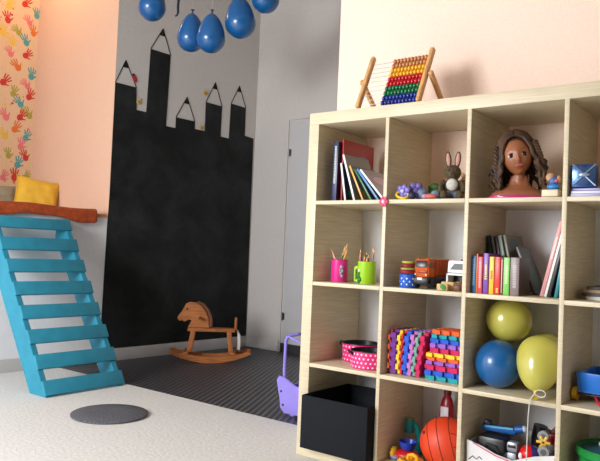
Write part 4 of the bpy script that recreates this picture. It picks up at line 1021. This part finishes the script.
SIL = P('robot_silver', (168, 172, 182), .3, metal=.4)
MB().bx(-.018, .018, -.02, .02, 0, .13, bev=.006).build('body', SIL, t)
MB().box((0, 0, .150), (.040, .036, .036), bev=.008).build('head', SIL, t)
for s in (-1, 1): MB().tube([(s * .024, 0, .122), (s * .028, -.014, .10), (s * .022, -.026, .085)], .007, 8).build('arm', DARK, t)
MB().box((0, -.0185, .153), (.028, .004, .010), bev=.002).build('visor', BLACK, t)
t = inbox('toy_boot', 'black toy boot standing behind the red and blue ball', 'toy', .034, .215)
MB().tube([(0, 0, .015), (0, 0, .08), (.0, 0, .16), (.008, 0, .205)], .026, 14).build('shaft', BLACK, t)
MB().ball((-.006, -.02, .020), (.028, .045, .019)).build('foot', BLACK, t)
t = inbox('ball', 'shiny red and blue ball at the front of the carton', 'ball', .0540, .050)
MB().ball((0, 0, .135), .034, seg=32).build('ball_skin', P('ball_red', (214, 24, 30), .2), t)
MB().cyl((0, 0, 0), (0, 0, .107), .022, seg=24).build('pedestal', P('ball_blue', (30, 46, 130), .3), t)
MB().ball((.006, .003, .135), (.0338, .034, .034)).build('blue_half', P('ball_blue', (30, 46, 130), .3), t)
MB().ball((-.022, -.026, .130), (.008, .004, .012)).build('white_patch', WHITE, t)
for lab, x_, y_, z_ in (('grey toy disc tilted on a post at the middle of the carton', .080, .125, .190), ('grey toy disc on a post near the front right of the carton', .105, .050, .155)):
    t = inbox('toy_disc', lab, 'toy', x_, y_)
    MB().cyl((0, 0, 0), (0, 0, z_ - .012), .009).build('post', DARK, t)
    MB().cyl((0, -.008, z_), (0, .008, z_), .020, seg=28).build('rim', P('wheel_grey', (150, 150, 150), .35), t)
    MB().cyl((0, -.010, z_), (0, .010, z_), .010, seg=20).build('hub', P('wheel_hub', (96, 98, 104), .4), t)
t = inbox('toy_propeller', 'yellow cross-shaped toy part between the grey wheels', 'toy', .092, .088)
MB().cyl((0, 0, 0), (0, 0, .165), .005).build('post', DARK, t)
b = MB()
for k in range(3): b.box((0, -.004, .178), (.050, .006, .010), (0, k * PI / 3, 0), bev=.002)
b.build('blades', P('prop_yellow', (226, 180, 60), .4), t)
t = inbox('toy_truck', 'red toy vehicle lying at the back right of the carton', 'toy truck', .105, .235)
TRR = P('veh_red', (176, 30, 30), .35)
MB().bx(-.036, .036, -.05, .045, .0, .15, bev=.006).build('lower_body', DARK, t)
MB().box((0, 0, .168), (.078, .11, .034), (0, .16, 0), bev=.006).build('red_deck', TRR, t)
MB().box((.004, .006, .196), (.046, .05, .020), (0, .16, 0), bev=.006).build('cabin', P('veh_brown', (120, 74, 48), .5), t)
for q in (-.028, .03): MB().cyl((q, -.054, .19 - q * .16), (q, -.046, .19 - q * .16), .011).build('wheel', BLACK, t)
t = inbox('toy_cone', 'dark blue toy cone leaning at the right end of the carton', 'toy', .1345, .085)
MB().lathe([(0, 0), (.0125, 0), (.0125, .09), (.013, .12), (.006, .155), (0, .157)], seg=20).build('cone', P('cone_blue', (52, 56, 150), .4), t)
t = inbox('toy_rail', 'red brown strip of toy track standing at the right of the carton', 'toy', .124, .150)
MB().box((0, 0, .09), (.014, .05, .18), (0, 0, 0), bev=.003).build('rail', P('rail_red', (150, 40, 34), .5), t)
MB().box((0, -.0262, .15), (.010, .003, .05), bev=.001).build('rail_inlay', P('rail_pale', (214, 160, 120), .5), t)

# green tub
t = thing('toy_drum', 'green round toy tub with a blue top and red dots in the bottom right compartment', 'toy tub', (1.245, .155, Z4))
GR = P('tub_green', (26, 140, 62), .35)
MB().lathe([(0, 0), (.112, 0), (.118, .01), (.120, .17), (.127, .178), (.128, .195), (.122, .203), (.112, .200), (.110, .188), (0, .188)], seg=56).build('tub', GR, t)
MB().lathe([(0, .1885), (.108, .1885), (.108, .1925), (.0, .196)], seg=48).build('blue_top', mat('tub_blue', (40, 92, 130), .5, col2=(60, 130, 140), scale=40), t)
for (x_, y_, c) in ((-.025, -.035, 'a'), (-.004, -.05, 'b'), (.03, .01, 'a'), (-.05, .02, 'b'), (.02, -.04, 'c')):
    MB().ball((x_, y_, .2035), .0095, seg=14).build('knob', {'a': P('knob_pink', (220, 70, 130), .3), 'b': WHITE, 'c': P('knob_green', (40, 170, 80), .3)}[c], t)
b = MB()
for k in range(9):
    a = k * 2 * PI / 9
    b.flat([(-.03, -.03), (.03, -.03), (.03, .03), (-.03, .03)], R(a + PI / 2, 'Z') @ T(0, -.1215, .10) @ XZ)
b.build('picture_print', mat('tub_print', (70, 60, 110), .5, col2=(190, 60, 80), scale=60), t)
t = thing('toy_box', 'brown cardboard toy box at the right edge of the top row', 'box', (1.235, .012 + .10, Z1 + .0315))
MB().bx(0, .10, 0, .12, 0, .10, bev=.002).build('carton', P('brown_card', (150, 96, 60), .6), t)

# ------------------------------------------------------------------ niche lamp and lights
t = thing('ceiling_spot', 'small white ceiling lamp inside the bed niche, above the frame', 'lamp', LW @ Vector((.42, .62, CEILZ - .07)))
MB().lathe([(.03, .0698), (.05, .0698), (.05, .0), (.047, .0), (.047, .06), (.03, .06)], seg=32).build('lamp_shade', WHITE, t)
def light(name, kind, loc, energy, col, rot=(0, 0, 0), **k):
    l = bpy.data.lights.new(name, kind); l.energy = energy; l.color = col
    for a_, v in k.items(): setattr(l, a_, v)
    o = bpy.data.objects.new(name, l); COL.objects.link(o); o.location = loc; o.rotation_euler = rot
    return o
light('niche_lamp_light', 'POINT', LW @ Vector((.42, .62, CEILZ - .09)), 9, (1.0, .62, .30), shadow_soft_size=.04)
WPOW = 192
for i, (a, b) in enumerate(WINS):
    light('daylight_through_window_%d' % (i + 1), 'AREA', ((a + b) / 2, WY + .3, (WZ0 + WZ1) / 2), WPOW, (.955, .98, 1.0), (PI / 2 - .45, 0, 0), shape='RECTANGLE', size=b - a - .14, size_y=WZ1 - WZ0 - .14)

wd = bpy.data.worlds.new('sky'); SC.world = wd; wd.use_nodes = True
wd.node_tree.nodes['Background'].inputs[0].default_value = (.75, .87, 1.0, 1); wd.node_tree.nodes['Background'].inputs[1].default_value = 1.0

# ------------------------------------------------------------------ camera
cam = bpy.data.cameras.new('camera'); cam.sensor_width = 36.0; cam.lens = 665.43 * 36 / 600; cam.clip_start = .05
co = bpy.data.objects.new('camera', cam); COL.objects.link(co)
r_ = Vector((0.79365, 0.60692, 0.04198)); f_ = Vector((-0.60736, 0.79376, 0.03215)); r_.normalize(); f_.normalize(); u_ = r_.cross(f_); u_.normalize(); r_ = f_.cross(u_)
m3 = Matrix((r_, u_, -f_)).transposed()
co.matrix_world = Matrix.Translation((1.75741, -2.33506, .87845)) @ m3.to_4x4()
SC.camera = co
vs = SC.view_settings; vs.view_transform = 'Standard'; vs.look = 'None'; vs.gamma = 1.0; vs.use_curve_mapping = False; vs.exposure = 0.0
